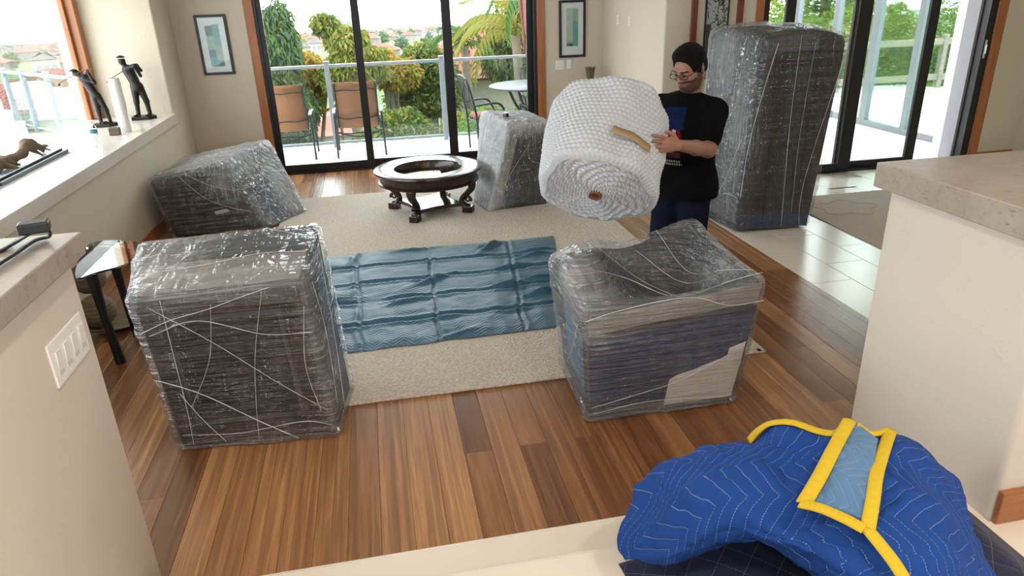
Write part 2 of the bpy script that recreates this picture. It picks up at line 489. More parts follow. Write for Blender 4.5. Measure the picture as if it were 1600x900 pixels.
# ---------------------------------------------------------------- room shell
XL, XR = -2.21, 3.03          # living room side walls
YF = 9.36                     # living room far wall
YD = 7.30                     # dining far wall
XD = 7.62                     # dining right wall
ZU = 0.286                    # upper (kitchen) floor level
ZC = 3.1                      # ceiling
SILL = 0.953

def struct(mb, name, mat, parent=None, **kw):
    o = mb.build(name, mat, parent, **kw)
    if parent is None: tag(o, kind='structure')
    return o

# --- wood floor with planks
fl = struct(MB().box(XL-0.1, 1.7, -0.12, 3.05, YF+0.1, -0.012), 'floor', M['subfloor'])
tag(fl, 'living room floor of glossy brown wood planks', 'floor')
PW = 0.137
plank_cache = {}
def plank_mesh(w, L):
    key = (round(w, 3), round(L, 2))
    if key not in plank_cache:
        g = 0.0006; c = 0.0008; w2, l2 = key[0]/2-g, key[1]/2-g
        mb = MB()
        rings = [(w2, l2, -0.012), (w2, l2, -c), (w2-c, l2, 0.0)]
        vs = []
        for (a, b, z) in rings: vs += [(-a, -b, z), (a, -b, z), (a, b, z), (-a, b, z)]
        fs = []
        for i in range(2):
            for k in range(4): fs.append((i*4+k, i*4+(k+1) % 4, i*4+4+(k+1) % 4, i*4+4+k))
        fs.append((8, 9, 10, 11))
        me = bpy.data.meshes.new('plank'); me.from_pydata(vs, [], fs); me.materials.append(M['plank']); me.update()
        plank_cache[key] = me
    return plank_cache[key]
x = XL
row = 0
pr = random.Random(3)
while x < 3.05-0.01:
    w = min(PW, 3.05-x)
    y = 1.75
    first = True
    while y < YF-0.02:
        L = pr.choice([1.8, 2.4, 3.0]) if not first else pr.choice([0.5, 1.1, 1.7, 2.3, 2.9])
        first = False
        if y+L > YF-0.4: L = YF-y
        o = bpy.data.objects.new('plank', plank_mesh(w, L)); COL.objects.link(o)
        o.location = (x+w/2, y+L/2, 0); o.parent = fl
        y += L
    x += w; row += 1
# threshold strip between wood and tile is just the tile edge
# --- dining tiles
ft = struct(MB().box(3.05, 1.0, -0.12, XD+0.1, YD+0.1, -0.008), 'floor_dining', M['grout'])
tag(ft, 'dining area floor of cream rectangular tiles', 'floor')
TW, TL = 0.335, 0.67
tm = MB().box(-TW/2+0.002, -TL/2+0.002, -0.008, TW/2-0.002, TL/2-0.002, 0.0).build('tile', M['tile'], ft, bevel=0.0015, seg=1)
tile_me = tm.data; bpy.data.objects.remove(tm)
c = 0
tx = 3.05+TW/2
while tx < 5.7:
    off = [0.32, 0.655, 0.32, 0.655][c % 4]
    ty = 3.0+off
    while ty < YD-TL/2+0.3:
        o = bpy.data.objects.new('tile', tile_me); COL.objects.link(o); o.location = (tx, min(ty, YD-TL/2), 0); o.parent = ft
        ty += TL
    tx += TW; c += 1
rest = MB()
while tx < XD:
    ty = 3.0+TL/2
    while ty < YD:
        rest.box(tx-TW/2+0.002, ty-TL/2+0.002, -0.008, tx+TW/2-0.002, min(ty+TL/2, YD)-0.002, 0)
        ty += TL
    tx += TW
tag(rest.build('tile_field', M['tile'], ft), kind='stuff')
# --- steps up to the kitchen
def step_poly(ynose, ztop, r=0.02):
    return [(-3.0, 0-0.1), (ynose, -0.1), (ynose, ztop-r), (ynose-r*0.3, ztop-r*0.3), (ynose-r, ztop), (-3.0, ztop)]
struct(MB().prism([(-1, -0.1), (2.115, -0.1), (2.115, 0.118), (2.107, 0.136), (2.09, 0.143), (-1, 0.143)], -0.999, 1.969, 'x'), 'step', M['stepstone'])
k = struct(MB().prism([(-3.2, -0.1), (1.82, -0.1), (1.82, 0.262), (1.812, 0.279), (1.795, ZU), (-3.2, ZU)], -0.999, 1.969, 'x'), 'floor_kitchen', M['stepstone'])
kf = struct(MB().box(XL-0.1, -3.2, -0.1, -0.999, 0.3, ZU).box(1.969, -3.2, -0.1, XD+0.1, 1.0, ZU), 'floor_kitchen_sides', M['stepstone'])
k2 = struct(MB().box(1.969, 1.0, -0.1, 3.049, 1.621, ZU), 'floor_kitchen_landing', M['stepstone'])
# --- half walls with stone tops
hw = struct(MB().box(XL, 0.3, -0.05, -1.0, 2.345, 1.322), 'wall_half_left', M['halfwall'], bevel=0.02, seg=3, smooth='auto')
hr = struct(MB().box(1.97, 1.62, -0.05, 3.6, 2.39, 1.298), 'wall_half_right', M['halfwall'], bevel=0.022, seg=4, smooth='auto')
o = MB().box(XL+0.002, 0.25, 1.322, -0.965, 2.384, 1.395).build('stone_bar_top', M['stone'], bevel=0.004)
tag(o, 'brownish limestone bar top carrying a black strap, above the wall with light switches', 'countertop')
o = MB().box(1.92, 1.56, 1.298, 3.66, 2.425, 1.395).build('stone_bar_top', M['stone'], bevel=0.004)
tag(o, 'bare speckled limestone bar top on the plain half wall beside the dining tiles', 'countertop')
struct(MB().box(1.975, 1.598, ZU, 3.0, 1.62, ZU+0.135), 'baseboard_kitchen', M['casing_x'], bevel=0.006)
# --- left wall below and beyond the window bay
XW = -2.95     # window plane
YB = 8.61      # far end of the bay
struct(MB().box(XL-0.15, 0.3, -0.1, XL, YB, 0.845), 'wall_left', M['wall'])
struct(MB().box(XW-0.25, YB, -0.1, XL, YF+0.3, ZC), 'wall_left_pier', M['wall'], bevel=0.02, seg=4, smooth='auto')
struct(MB().box(XW-0.25, -3.2, 2.45, XL, YB, ZC), 'wall_left_header', M['wall'])
struct(MB().box(XW-0.25, 0.3, -0.1, XW+0.0, YB, 0.845), 'wall_left_outer', M['wall'])
struct(MB().box(XW-0.25, -3.2, -0.1, XL, 0.3, ZC), 'wall_left_kitchen', M['wall'])
o = MB().box(XW-0.06, 0.31, 0.845, XL+0.03, YB+0.001, SILL).build('stone_window_ledge', M['ledgestone'], bevel=0.005)
tag(o, 'long pale limestone window ledge holding golfer figures and a water bottle', 'ledge')
struct(MB().box(XL, 2.36, 0.0, XL+0.018, YF-0.001, 0.095), 'baseboard_left', M['casing_y'], bevel=0.005)
# left window
w1 = thing('window_1', (XW, 5, SILL), kind='structure')
tag(w1, 'wood trimmed picture window above the stone ledge', 'window')
W = lambda mb, n, m, **kw: mb.build(n, m, w1, off=(XW, 5, SILL), **kw)
W(MB().box(XW-0.10, YB-0.12, SILL, XW+0.03, YB, 2.45), 'window_jamb', M['casing'], bevel=0.008)
W(MB().box(XW-0.10, YB-0.17, SILL, XW-0.05, YB-0.12, 2.40), 'window_stop', M['casing'], bevel=0.006)
W(MB().box(XW-0.10, 0.3, 2.38, XW+0.03, YB-0.12, 2.45), 'window_head', M['casing_y'])
W(MB().box(XW-0.10, 0.3, SILL, XW+0.03, 0.4, 2.38), 'window_jamb', M['casing'])
W(MB().box(XW-0.085, 0.4, SILL, XW-0.078, YB-0.12, 2.38), 'pane', M['glass'])
window_portal('portal_window', (XW-0.05, 4.4, 1.68), (0, -math.pi/2, 0), 1.4, 8.0)
# --- far wall with the sliding door
DX0, DX1, DZ = -1.285, 2.145, 2.55
mb = MB().box(XL-0.2, YF, -0.1, DX0, YF+0.2, ZC).box(DX1, YF, -0.1, XR+0.3, YF+0.2, ZC).box(DX0, YF, DZ, DX1, YF+0.2, ZC)
struct(mb, 'wall_far', M['wall'])
d1 = thing('door_1', (0.43, YF, 0), kind='structure')
tag(d1, 'black framed three panel sliding glass door to the deck with cherry wood casing', 'door')
D = lambda mb, n, m, **kw: mb.build(n, m, d1, off=(0.43, YF, 0), **kw)
D(MB().box(DX0-0.105, YF-0.022, 0, DX0, YF, DZ+0.1), 'casing', M['casing'], bevel=0.006)
D(MB().box(DX1, YF-0.022, 0, DX1+0.105, YF, DZ+0.1), 'casing', M['casing'], bevel=0.006)
D(MB().box(DX0, YF-0.022, DZ, DX1, YF, DZ+0.1), 'casing', M['casing_x'], bevel=0.006)
D(MB().box(DX0, YF-0.015, 0, DX0+0.035, YF+0.14, DZ).box(DX1-0.04, YF-0.015, 0, DX1, YF+0.14, DZ).box(DX0, YF-0.01, DZ-0.04, DX1, YF+0.14, DZ).box(DX0, YF-0.015, 0, DX1, YF+0.14, 0.03), 'frame', M['blackmetal'], bevel=0.003)
def sash(parent_fn, x0, x1, y, z0, z1, stile, rail_b, rail_t, mat, glass, th=0.04):
    parent_fn(MB().box(x0, y, z0, x0+stile[0], y+th, z1), 'stile', mat, bevel=0.003)
    parent_fn(MB().box(x1-stile[1], y, z0, x1, y+th, z1), 'stile', mat, bevel=0.003)
    parent_fn(MB().box(x0+stile[0], y, z0, x1-stile[1], y+th, z0+rail_b).box(x0+stile[0], y, z1-rail_t, x1-stile[1], y+th, z1), 'rail', mat, bevel=0.003)
    if glass: parent_fn(MB().box(x0+stile[0], y+th*0.4, z0+rail_b, x1-stile[1], y+th*0.55, z1-rail_t), 'pane', glass)
sash(D, DX0+0.035, -0.065, YF+0.0, 0.03, DZ-0.04, (0.055, 0.095), 0.085, 0.07, M['blackmetal'], M['glass'])
sash(D, -0.10, 1.055, YF+0.045, 0.03, DZ-0.04, (0.035, 0.115), 0.085, 0.07, M['blackmetal'], M['glass'])
sash(D, 0.96, DX1-0.04, YF+0.09, 0.03, DZ-0.04, (0.05, 0.075), 0.085, 0.07, M['blackmetal'], M['glass'])
window_portal('portal_deck_door', (0.43, YF+0.19, 1.27), (math.pi/2, 0, math.pi), 3.4, 2.5)
# --- right wall of the living room, ends at the dining corner
struct(MB().box(XR, YD, -0.1, XR+0.3, YF, ZC), 'wall_right', M['wall'], bevel=0.02, seg=4, smooth='auto')
# --- dining far wall with sliding door
EX0, EX1, EZ = 4.125, 6.98, 2.5
mb = MB().box(XR+0.15, YD+0.001, -0.1, EX0, YD+0.2, ZC).box(EX1, YD+0.001, -0.1, XD+0.2, YD+0.2, ZC).box(EX0, YD+0.001, EZ, EX1, YD+0.2, ZC)
struct(mb, 'wall_dining', M['wall'])
struct(MB().box(XD, -3.2, -0.1, XD+0.2, YD+0.2, ZC), 'wall_dining_right', M['wall'])
struct(MB().box(EX1+0.13, YD-0.018, 0, XD-0.001, YD, 0.10), 'baseboard_dining', M['casing_x'], bevel=0.004)
d2 = thing('door_2', (5.5, YD, 0), kind='structure')
tag(d2, 'black framed sliding glass door to the courtyard behind the wrapped upright sofa', 'door')
D2 = lambda mb, n, m, **kw: mb.build(n, m, d2, off=(5.5, YD, 0), **kw)
D2(MB().box(EX0-0.085, YD-0.022, 0, EX0, YD, EZ+0.1), 'casing', M['casing'], bevel=0.006)
D2(MB().box(EX1, YD-0.03, 0, EX1+0.13, YD, EZ+0.1), 'casing', M['casing'], bevel=0.006)
D2(MB().box(EX0, YD-0.022, EZ, EX1, YD, EZ+0.1), 'casing', M['casing_x'], bevel=0.006)
D2(MB().box(EX0, YD-0.01, 0, EX0+0.02, YD+0.16, EZ).box(EX1-0.09, YD-0.015, 0, EX1, YD+0.10, EZ).box(EX0, YD-0.01, EZ-0.05, EX1, YD+0.16, EZ).box(EX0, YD-0.015, 0, EX1, YD+0.16, 0.025), 'frame', M['blackmetal'], bevel=0.003)
D2(MB().box(EX1-0.12, YD+0.10, 0, EX1+0.02, YD+0.30, EZ), 'jamb', plain('lilac_grey_jamb', (0.27, 0.27, 0.31), 0.5), bevel=0.004)
hd = D2(MB().box(EX1-0.075, YD-0.03, 1.20, EX1-0.055, YD-0.015, 1.40).box(EX1-0.070, YD-0.045, 1.25, EX1-0.060, YD-0.03, 1.35), 'latch', plain('steel_latch', (0.6, 0.6, 0.62), 0.3, 0.9), bevel=0.002)
sash(D2, EX0+0.02, 5.42, YD+0.0, 0.025, EZ-0.05, (0.05, 0.16), 0.075, 0.07, M['blackmetal'], M['glass'])
D2(MB().box(4.39, YD+0.0, 0.1, 4.50, YD+0.04, EZ-0.12), 'stile', M['blackmetal'], bevel=0.003)
sash(D2, 5.24, 6.30, YD+0.05, 0.025, EZ-0.05, (0.10, 0.12), 0.075, 0.07, M['blackmetal'], M['tintglass'])
window_portal('portal_dining_door', (5.55, YD+0.19, 1.25), (math.pi/2, 0, math.pi), 2.8, 2.4)
# cased panel with the monochrome picture
struct(MB().box(3.31, YD-0.03, 0.0, 3.375, YD+0.001, 2.5), 'trim_1', M['redwood'], bevel=0.005)
struct(MB().box(3.82, YD-0.03, 0.0, 3.885, YD+0.001, 2.5), 'trim_2', M['redwood'], bevel=0.005)
# --- kitchen shell behind the camera with an unseen window opening added for fill daylight
mb = MB().box(XL-1.0, -3.4, -0.1, -1.6, -3.2, ZC).box(6.2, -3.4, -0.1, XD+0.2, -3.2, ZC).box(-1.6, -3.4, -0.1, 6.2, -3.2, 1.9).box(-1.6, -3.4, 2.5, 6.2, -3.2, ZC)
struct(mb, 'wall_back', M['wall'])
window_portal('portal_kitchen', (2.3, -3.3, 2.2), (math.pi/2, 0, 0), 7.8, 0.6)
w2 = thing('fill_window', (2.3, -3.3, 1.9), kind='structure')
for wx in (-1.6, 0.3, 2.26, 4.2, 6.12):
    MB().box(wx, -3.35, 1.9, wx+0.08, -3.25, 2.5).build('mullion', M['blackmetal'], w2, off=(2.3, -3.3, 1.9))
struct(MB().box(XW-0.3, -3.4, ZC, XD+0.3, YF+0.3, ZC+0.15), 'ceiling', M['ceiling'])
# unseen recessed lamps added over the kitchen side as warm fill
def fill_light(x, y, label, power=30):
    t = thing('fill_lamp', (x, y, ZC), label, 'fill light', 'added fill lights')
    MB().lathe([(0.10, 0.0), (0.10, -0.012), (0.075, -0.012), (0.072, -0.002)], 24, cap=False).build('trim_ring', M['white'], t, smooth='auto')
    e = NT('fill_glow'); em = e.new('ShaderNodeEmission', i_Color=(1, 0.87, 0.72), i_Strength=6.0); mt = e.done(em.outputs[0])
    MB().lathe([(0.0, -0.004), (0.074, -0.004)], 24, cap=False).build('lens', mt, t)
    l = bpy.data.lights.new('fill_light', 'AREA'); l.shape = 'DISK'; l.size = 0.15; l.energy = power; l.color = (1.0, 0.87, 0.74)
    lo = bpy.data.objects.new('fill_light', l); COL.objects.link(lo); lo.parent = t; lo.location = (0, 0, -0.016)
for (x, y) in ((-0.2, 0.9), (1.6, 0.6), (-0.2, -1.2), (1.8, -1.2), (3.8, -0.8), (4.6, 1.6)):
    fill_light(x, y, 'round recessed fill light added over the kitchen side')
# ---------------------------------------------------------------- stretch-wrapped furniture
def hexmap(cor, top=None):
    """cor: 8 corners, bottom FL FR BR BL then top FL FR BR BL; returns f(u,v,w)"""
    c = [np.array(p, float) for p in cor]
    def f(u, v, w):
        def bil(a, b, cc, d): return a*(1-u)*(1-v)+b*u*(1-v)+cc*u*v+d*(1-u)*v
        B = bil(c[0], c[1], c[2], c[3]); T = bil(c[4], c[5], c[6], c[7])
        if top is not None: T = np.array([T[0], T[1], top(u, v)])
        return B*(1-w)+T*w
    return f
def zgrid(rows):
    """bicubic height function from rows of v, columns of u"""
    def f(u, v):
        u = min(max(u, 0.0), 1.0); v = min(max(v, 0.0), 1.0)
        def c1(vals, t):
            n = len(vals)-1; s = t*n; i = min(int(s), n-1); q = s-i
            a = vals[i-1] if i > 0 else 2*vals[0]-vals[1]
            d = vals[i+2] if i+2 <= n else 2*vals[n]-vals[n-1]
            return catmull(a, vals[i], vals[i+1], d, q)
        return c1([c1(r, u) for r in rows], v)
    return f
def wrapped_shell(fmap, n, rad, inset=0.0, wrinkle=0.0, wscale=(3, 3, 14), seed=0.0, zmin=0.004):
    """rounded box surface pushed through fmap; rad = rounding (fraction), inset in metres"""
    nu, nv, nw = n
    pts = {}; vs = []; fs = []; info = []
    cen = fmap(0.5, 0.5, 0.45)
    def vid(i, j, k):
        key = (i, j, k)
        if key not in pts:
            u, v, w = i/nu, j/nv, k/nw
            p = np.array([u, v, w])*2-1
            q = np.clip(p, -1+rad, 1-rad); d = p-q; L = np.linalg.norm(d)
            if L > 1e-9: p = q+d/L*min(L, 1e9)*(np.max(np.abs(d))/L if L > 0 else 1)
            p = (p+1)/2
            P = fmap(*p)
            e = d/(np.linalg.norm(d)+1e-9)
            dn = inset
            if wrinkle:
                s = noise.fractal(Vector((P[0]*wscale[0]+seed, P[1]*wscale[1], P[2]*wscale[2])), 0.6, 2.0, 4)
                s2 = noise.fractal(Vector((P[0]*9, P[1]*9+seed, P[2]*9)), 0.7, 2.1, 3)
                dn += max(-0.002, wrinkle*(s+0.4*s2))
            P = P+e*dn
            if P[2] < zmin: P[2] = zmin
            pts[key] = len(vs); vs.append(tuple(P)); info.append(tuple(p))
        return pts[key]
    def face(fn, na, nb):
        for a in range(na):
            for b in range(nb):
                fs.append((fn(a, b), fn(a+1, b), fn(a+1, b+1), fn(a, b+1)))
    face(lambda a, b: vid(a, b, 0), nu, nv); face(lambda a, b: vid(a, b, nw), nu, nv)
    face(lambda a, b: vid(a, 0, b), nu, nw); face(lambda a, b: vid(a, nv, b), nu, nw)
    face(lambda a, b: vid(0, a, b), nv, nw); face(lambda a, b: vid(nu, a, b), nv, nw)
    mb = MB(); mb.add(vs, fs)
    return mb, info
def face_patch(fmap, face, poly, lift=0.01, n=10, cen=None):
    """a slightly padded sheet lying on one face of the wrapped body; poly = (a0,a1,b0,b1), or four (a,b) corners"""
    cen = fmap(0.5, 0.5, 0.45) if cen is None else cen
    if not isinstance(poly[0], tuple):
        a0, a1, b0, b1 = poly; poly = [(a0, b0), (a1, b0), (a1, b1), (a0, b1)]
    P = []
    for i in range(n+1):
        row = []
        for j in range(n+1):
            s, t = i/n, j/n
            a = poly[0][0]*(1-s)*(1-t)+poly[1][0]*s*(1-t)+poly[2][0]*s*t+poly[3][0]*(1-s)*t
            b = poly[0][1]*(1-s)*(1-t)+poly[1][1]*s*(1-t)+poly[2][1]*s*t+poly[3][1]*(1-s)*t
            uvw = {'front': (a, 0, b), 'right': (1, a, b), 'left': (0, a, b), 'top': (a, b, 1)}[face]
            p = fmap(*uvw)
            e = p-cen
            nrm = {'front': np.array([0, -1, 0]), 'right': np.array([1, 0, 0.]), 'left': np.array([-1, 0, 0.]), 'top': np.array([0, 0, 1.])}[face]
            edge = min(s, 1-s, t, 1-t)
            row.append(Vector(p+nrm*(lift*0.5*(0.3+min(1, edge*8)*0.7)+0.004*noise.noise(Vector(p*11)))))
        P.append(row)
    return MB().grid(P)
def strand(fmap, face, pts, r=0.003, lift=0.022, sag=0.0):
    nrm = {'front': Vector((0, -1, 0)), 'right': Vector((1, 0, 0)), 'left': Vector((-1, 0, 0)), 'top': Vector((0, 0, 1))}[face]
    out = []
    for (a, b) in pts:
        uvw = {'front': (a, 0, b), 'right': (1, a, b), 'left': (0, a, b), 'top': (a, b, 1)}[face]
        out.append(Vector(fmap(*uvw))+nrm*lift)
    L = spline(out, 28)
    rr = [r*(0.35+0.5*abs(noise.noise(p*9))) for p in L]
    return MB().tube(L, rr, 6)

t = NT('twisted_film'); M['strand'] = t.done(t.new('ShaderNodeMixShader', i_0=t.math('ADD', t.math('MULTIPLY', t.noise(t.coord('Object'), 30, 3), 0.5), 0.25), i_1=t.new('ShaderNodeBsdfTransparent', i_Color=(1, 1, 1)).outputs[0],
            i_2=t.bsdf((0.85, 0.86, 0.88), 0.25, 0, 0.6)).outputs[0])
def cloth(name, a, b, rough=0.85, scale=30, bump=0.25, spec=0.3):
    t = NT(name); v = t.coord('Object')
    c = t.mix(t.noise(v, 7, 5), a, b)
    return t.done(t.bsdf(c, rough, 0, spec, t.bump(t.noise(v, scale, 5, 0.6), bump, 0.006)))
M['umber'] = cloth('dark_umber_cloth', (0.014, 0.009, 0.008), (0.028, 0.018, 0.016))
M['dustcover'] = cloth('black_dust_cover', (0.006, 0.005, 0.006), (0.016, 0.012, 0.013))
M['taupe'] = cloth('taupe_upholstery', (0.20, 0.18, 0.165), (0.30, 0.27, 0.24))
M['charcoal'] = cloth('charcoal_blanket', (0.012, 0.013, 0.016), (0.028, 0.030, 0.036))
M['navy'] = cloth('navy_blanket', (0.008, 0.016, 0.055), (0.02, 0.035, 0.10))
M['steelblue'] = cloth('steel_blue_blanket', (0.05, 0.12, 0.20), (0.09, 0.19, 0.30))
M['offwhite'] = cloth('off_white_sheet', (0.55, 0.50, 0.47), (0.66, 0.61, 0.58))
M['slate'] = cloth('slate_grey_upholstery', (0.035, 0.038, 0.045), (0.075, 0.08, 0.09))
M['darkwood'] = wood_mat('dark_walnut', (0.035, 0.014, 0.008), (0.015, 0.006, 0.004), 0.22)

def wrapped(name, loc, label, cor, film, parts, strands, n=(16, 16, 16), rad=0.12, top=None, filmtop=None, wrinkle=0.012, body='charcoal', wscale=(3, 3, 14), seed=0.0, filmn=(44, 44, 44), cat='armchair', zmin=0.004, lit_milk=(), filmgap=0.017):
    th = thing(name, loc, label, cat, 'furniture wrapped in stretch film')
    f = hexmap(cor, top); ff = hexmap(cor, filmtop if filmtop else top)
    mb, _ = wrapped_shell(f, n, rad, -0.008, 0.006, (4, 4, 4), seed, zmin)
    mb.build('upholstery', M[body], th, off=loc, smooth=True)
    for (nm, mat, face, poly, lift) in parts:
        face_patch(f, face, poly, lift).build(nm, M[mat], th, off=loc, smooth=True)
    fm, info = wrapped_shell(ff, filmn, rad, filmgap, wrinkle, wscale, seed, zmin)
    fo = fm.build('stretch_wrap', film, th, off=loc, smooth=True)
    # extra milkiness paints door and window light into the brighter faces
    att = fo.data.attributes.new('lit_milk', 'FLOAT', 'POINT'); vals = np.zeros(len(info))
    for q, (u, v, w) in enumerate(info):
        for (face, ca, cb, ra, rb, amt) in lit_milk:
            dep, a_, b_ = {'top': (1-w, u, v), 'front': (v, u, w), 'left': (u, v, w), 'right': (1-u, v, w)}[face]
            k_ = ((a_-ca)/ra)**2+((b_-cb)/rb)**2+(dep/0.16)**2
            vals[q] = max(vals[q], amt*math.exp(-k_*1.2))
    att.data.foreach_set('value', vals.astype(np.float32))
    for (face, pts, r) in strands:
        strand(ff, face, pts, r).build('wrap_strand', M['strand'], fo, off=loc, smooth=True)
    return th, f, ff

# near armchair lying with its underside towards the kitchen
corA = [(-1.128, 3.222, 0), (-0.350, 3.150, 0), (-0.285, 3.62, 0), (-1.20, 3.62, 0),
        (-1.175, 3.175, 0.85), (-0.405, 3.170, 0.86), (-0.385, 4.06, 0.86), (-1.345, 3.99, 0.86)]
film_a = film_mat('wrap_film_tipped', 0.60, (1.0, 2.5, 22), (0, 0.35, 0), (0.82, 0.80, 0.81), 0.02, 1.0, 0.8, 0.57)
chA, fA, ffA = wrapped('wrapped_armchair', (-0.75, 3.5, 0), 'tipped armchair in clear film showing its dark underside to the kitchen steps', corA, film_a,
  [('underside_panel', 'dustcover', 'front', (0.17, 0.80, 0.20, 0.83), 0.012),
   ('underside_rail', 'umber', 'front', (0.03, 0.15, 0.04, 0.96), 0.02), ('underside_rail', 'umber', 'front', (0.83, 0.96, 0.04, 0.96), 0.02),
   ('underside_rail', 'umber', 'front', (0.15, 0.83, 0.04, 0.17), 0.02), ('underside_rail', 'umber', 'front', (0.15, 0.83, 0.86, 0.96), 0.02),
   ('blanket', 'steelblue', 'right', (0.42, 0.80, 0.20, 0.97), 0.012), ('blanket', 'taupe', 'top', (0.03, 0.97, 0.03, 0.50), 0.012),
   ('blanket', 'slate', 'top', (0.03, 0.97, 0.53, 0.97), 0.012)],
  [('front', [(0.02, 0.80), (0.2, 0.86), (0.42, 0.90), (0.62, 0.95), (0.8, 0.99)], 0.004), ('front', [(0.06, 0.78), (0.35, 0.84), (0.7, 0.72), (0.98, 0.70)], 0.004),
   ('front', [(0.02, 0.50), (0.25, 0.38), (0.55, 0.16), (0.75, 0.03)], 0.005), ('front', [(0.18, 0.98), (0.16, 0.7), (0.13, 0.3), (0.10, 0.05)], 0.003),
   ('front', [(0.10, 0.95), (0.4, 0.70), (0.7, 0.42), (0.97, 0.20)], 0.003), ('front', [(0.75, 0.97), (0.62, 0.6), (0.55, 0.3), (0.5, 0.02)], 0.002),
   ('front', [(0.12, 0.40), (0.2, 0.22), (0.3, 0.05)], 0.003), ('front', [(0.97, 0.86), (0.9, 0.5), (0.93, 0.2)], 0.003),
   ('front', [(0.05, 0.12), (0.4, 0.10), (0.8, 0.14), (0.98, 0.10)], 0.003), ('front', [(0.45, 0.93), (0.35, 0.6), (0.16, 0.3)], 0.002),
   ('right', [(0.1, 0.95), (0.2, 0.6), (0.05, 0.2)], 0.003), ('right', [(0.6, 0.98), (0.5, 0.5), (0.3, 0.1)], 0.003),
   ('top', [(0.05, 0.3), (0.4, 0.35), (0.7, 0.45), (0.98, 0.4)], 0.003), ('top', [(0.7, 0.95), (0.85, 0.8), (0.97, 0.7)], 0.003)],
  rad=0.07, body='slate', wscale=(2.5, 2.5, 16), seed=1.3, lit_milk=[('top', 0.15, 0.5, 0.25, 0.7, 0.8), ('front', 0.5, 0.98, 0.9, 0.06, 0.6), ('front', 0.98, 0.5, 0.07, 0.7, 0.45), ('right', 0.25, 0.4, 0.2, 0.6, 0.5), ('front', 0.5, 0.02, 0.7, 0.07, 0.5), ('top', 0.7, 0.15, 0.6, 0.15, 0.4)])

# armchair standing upright, navy padding around its sides
topB = zgrid([[0.60, 0.625, 0.645, 0.665, 0.69], [0.66, 0.56, 0.44, 0.46, 0.71], [0.70, 0.60, 0.42, 0.45, 0.74], [0.69, 0.725, 0.70, 0.745, 0.785]])
ftopB = zgrid([[0.605, 0.63, 0.65, 0.67, 0.695], [0.67, 0.65, 0.53, 0.55, 0.715], [0.72, 0.72, 0.53, 0.55, 0.75], [0.69, 0.74, 0.71, 0.75, 0.79]])
corB = [(0.911, 2.968, 0), (1.729, 2.966, 0), (1.76, 3.62, 0), (0.945, 3.60, 0),
        (0.885, 2.965, 0.62), (1.845, 2.985, 0.70), (1.80, 3.76, 0.79), (0.88, 3.62, 0.70)]
film_b = film_mat('wrap_film_upright', 0.44, (0.9, 3, 28), (0, -0.14, 0), (0.82, 0.83, 0.86), 0.025, 4.0, 1.0)
chB, fB, ffB = wrapped('wrapped_armchair', (1.35, 3.3, 0), 'upright armchair in shiny film over navy padding, in front of the man', corB, film_b,
  [('padding', 'navy', 'front', [(0.02, 0.20), (0.98, 0.36), (0.98, 0.80), (0.02, 0.74)], 0.014), ('padding', 'navy', 'front', [(0.02, 0.12), (0.50, 0.12), (0.50, 0.40), (0.02, 0.30)], 0.010),
   ('off_white_sheet', 'offwhite', 'front', [(0.50, 0.07), (0.96, 0.06), (0.97, 0.50), (0.52, 0.32)], 0.018), ('off_white_sheet', 'offwhite', 'front', [(0.86, 0.34), (0.97, 0.32), (0.97, 0.52), (0.86, 0.50)], 0.020),
   ('arm_cover', 'taupe', 'front', [(0.02, 0.82), (0.98, 0.84), (0.98, 0.985), (0.02, 0.975)], 0.010), ('base_band', 'slate', 'front', (0.02, 0.48, 0.02, 0.12), 0.01),
   ('side_sheet', 'steelblue', 'left', (0.04, 0.6, 0.25, 0.8), 0.012)],
  [('front', [(0.0, 0.97), (0.15, 1.0), (0.4, 1.01), (0.6, 0.98), (0.8, 0.86), (1.0, 0.84)], 0.004), ('top', [(0.05, 0.55), (0.35, 0.5), (0.6, 0.28), (0.85, 0.06), (0.99, 0.03)], 0.004),
   ('top', [(0.72, 0.98), (0.8, 0.6), (0.9, 0.3), (0.97, 0.1)], 0.003), ('top', [(0.55, 0.9), (0.75, 0.5), (0.97, 0.25)], 0.003), ('top', [(0.25, 0.93), (0.5, 0.7), (0.62, 0.4), (0.55, 0.15)], 0.003),
   ('front', [(0.02, 0.16), (0.3, 0.22), (0.6, 0.30), (0.95, 0.50)], 0.003), ('left', [(0.05, 0.9), (0.3, 0.5), (0.6, 0.2)], 0.003), ('front', [(0.03, 0.10), (0.4, 0.14), (0.9, 0.08)], 0.003)],
  top=topB, filmtop=ftopB, rad=0.09, body='slate', wrinkle=0.010, wscale=(3, 3, 18), seed=4.2, lit_milk=[('left', 0.3, 0.95, 0.5, 0.28, 1.0), ('top', 0.08, 0.4, 0.13, 0.5, 0.9), ('top', 0.25, 0.85, 0.35, 0.15, 0.6), ('top', 0.88, 0.35, 0.16, 0.3, 0.6), ('front', 0.5, 0.95, 0.8, 0.08, 0.35), ('front', 0.4, 0.05, 0.7, 0.08, 0.45), ('left', 0.5, 0.3, 0.5, 0.3, 0.5)], n=(26, 22, 14), filmn=(56, 44, 40))

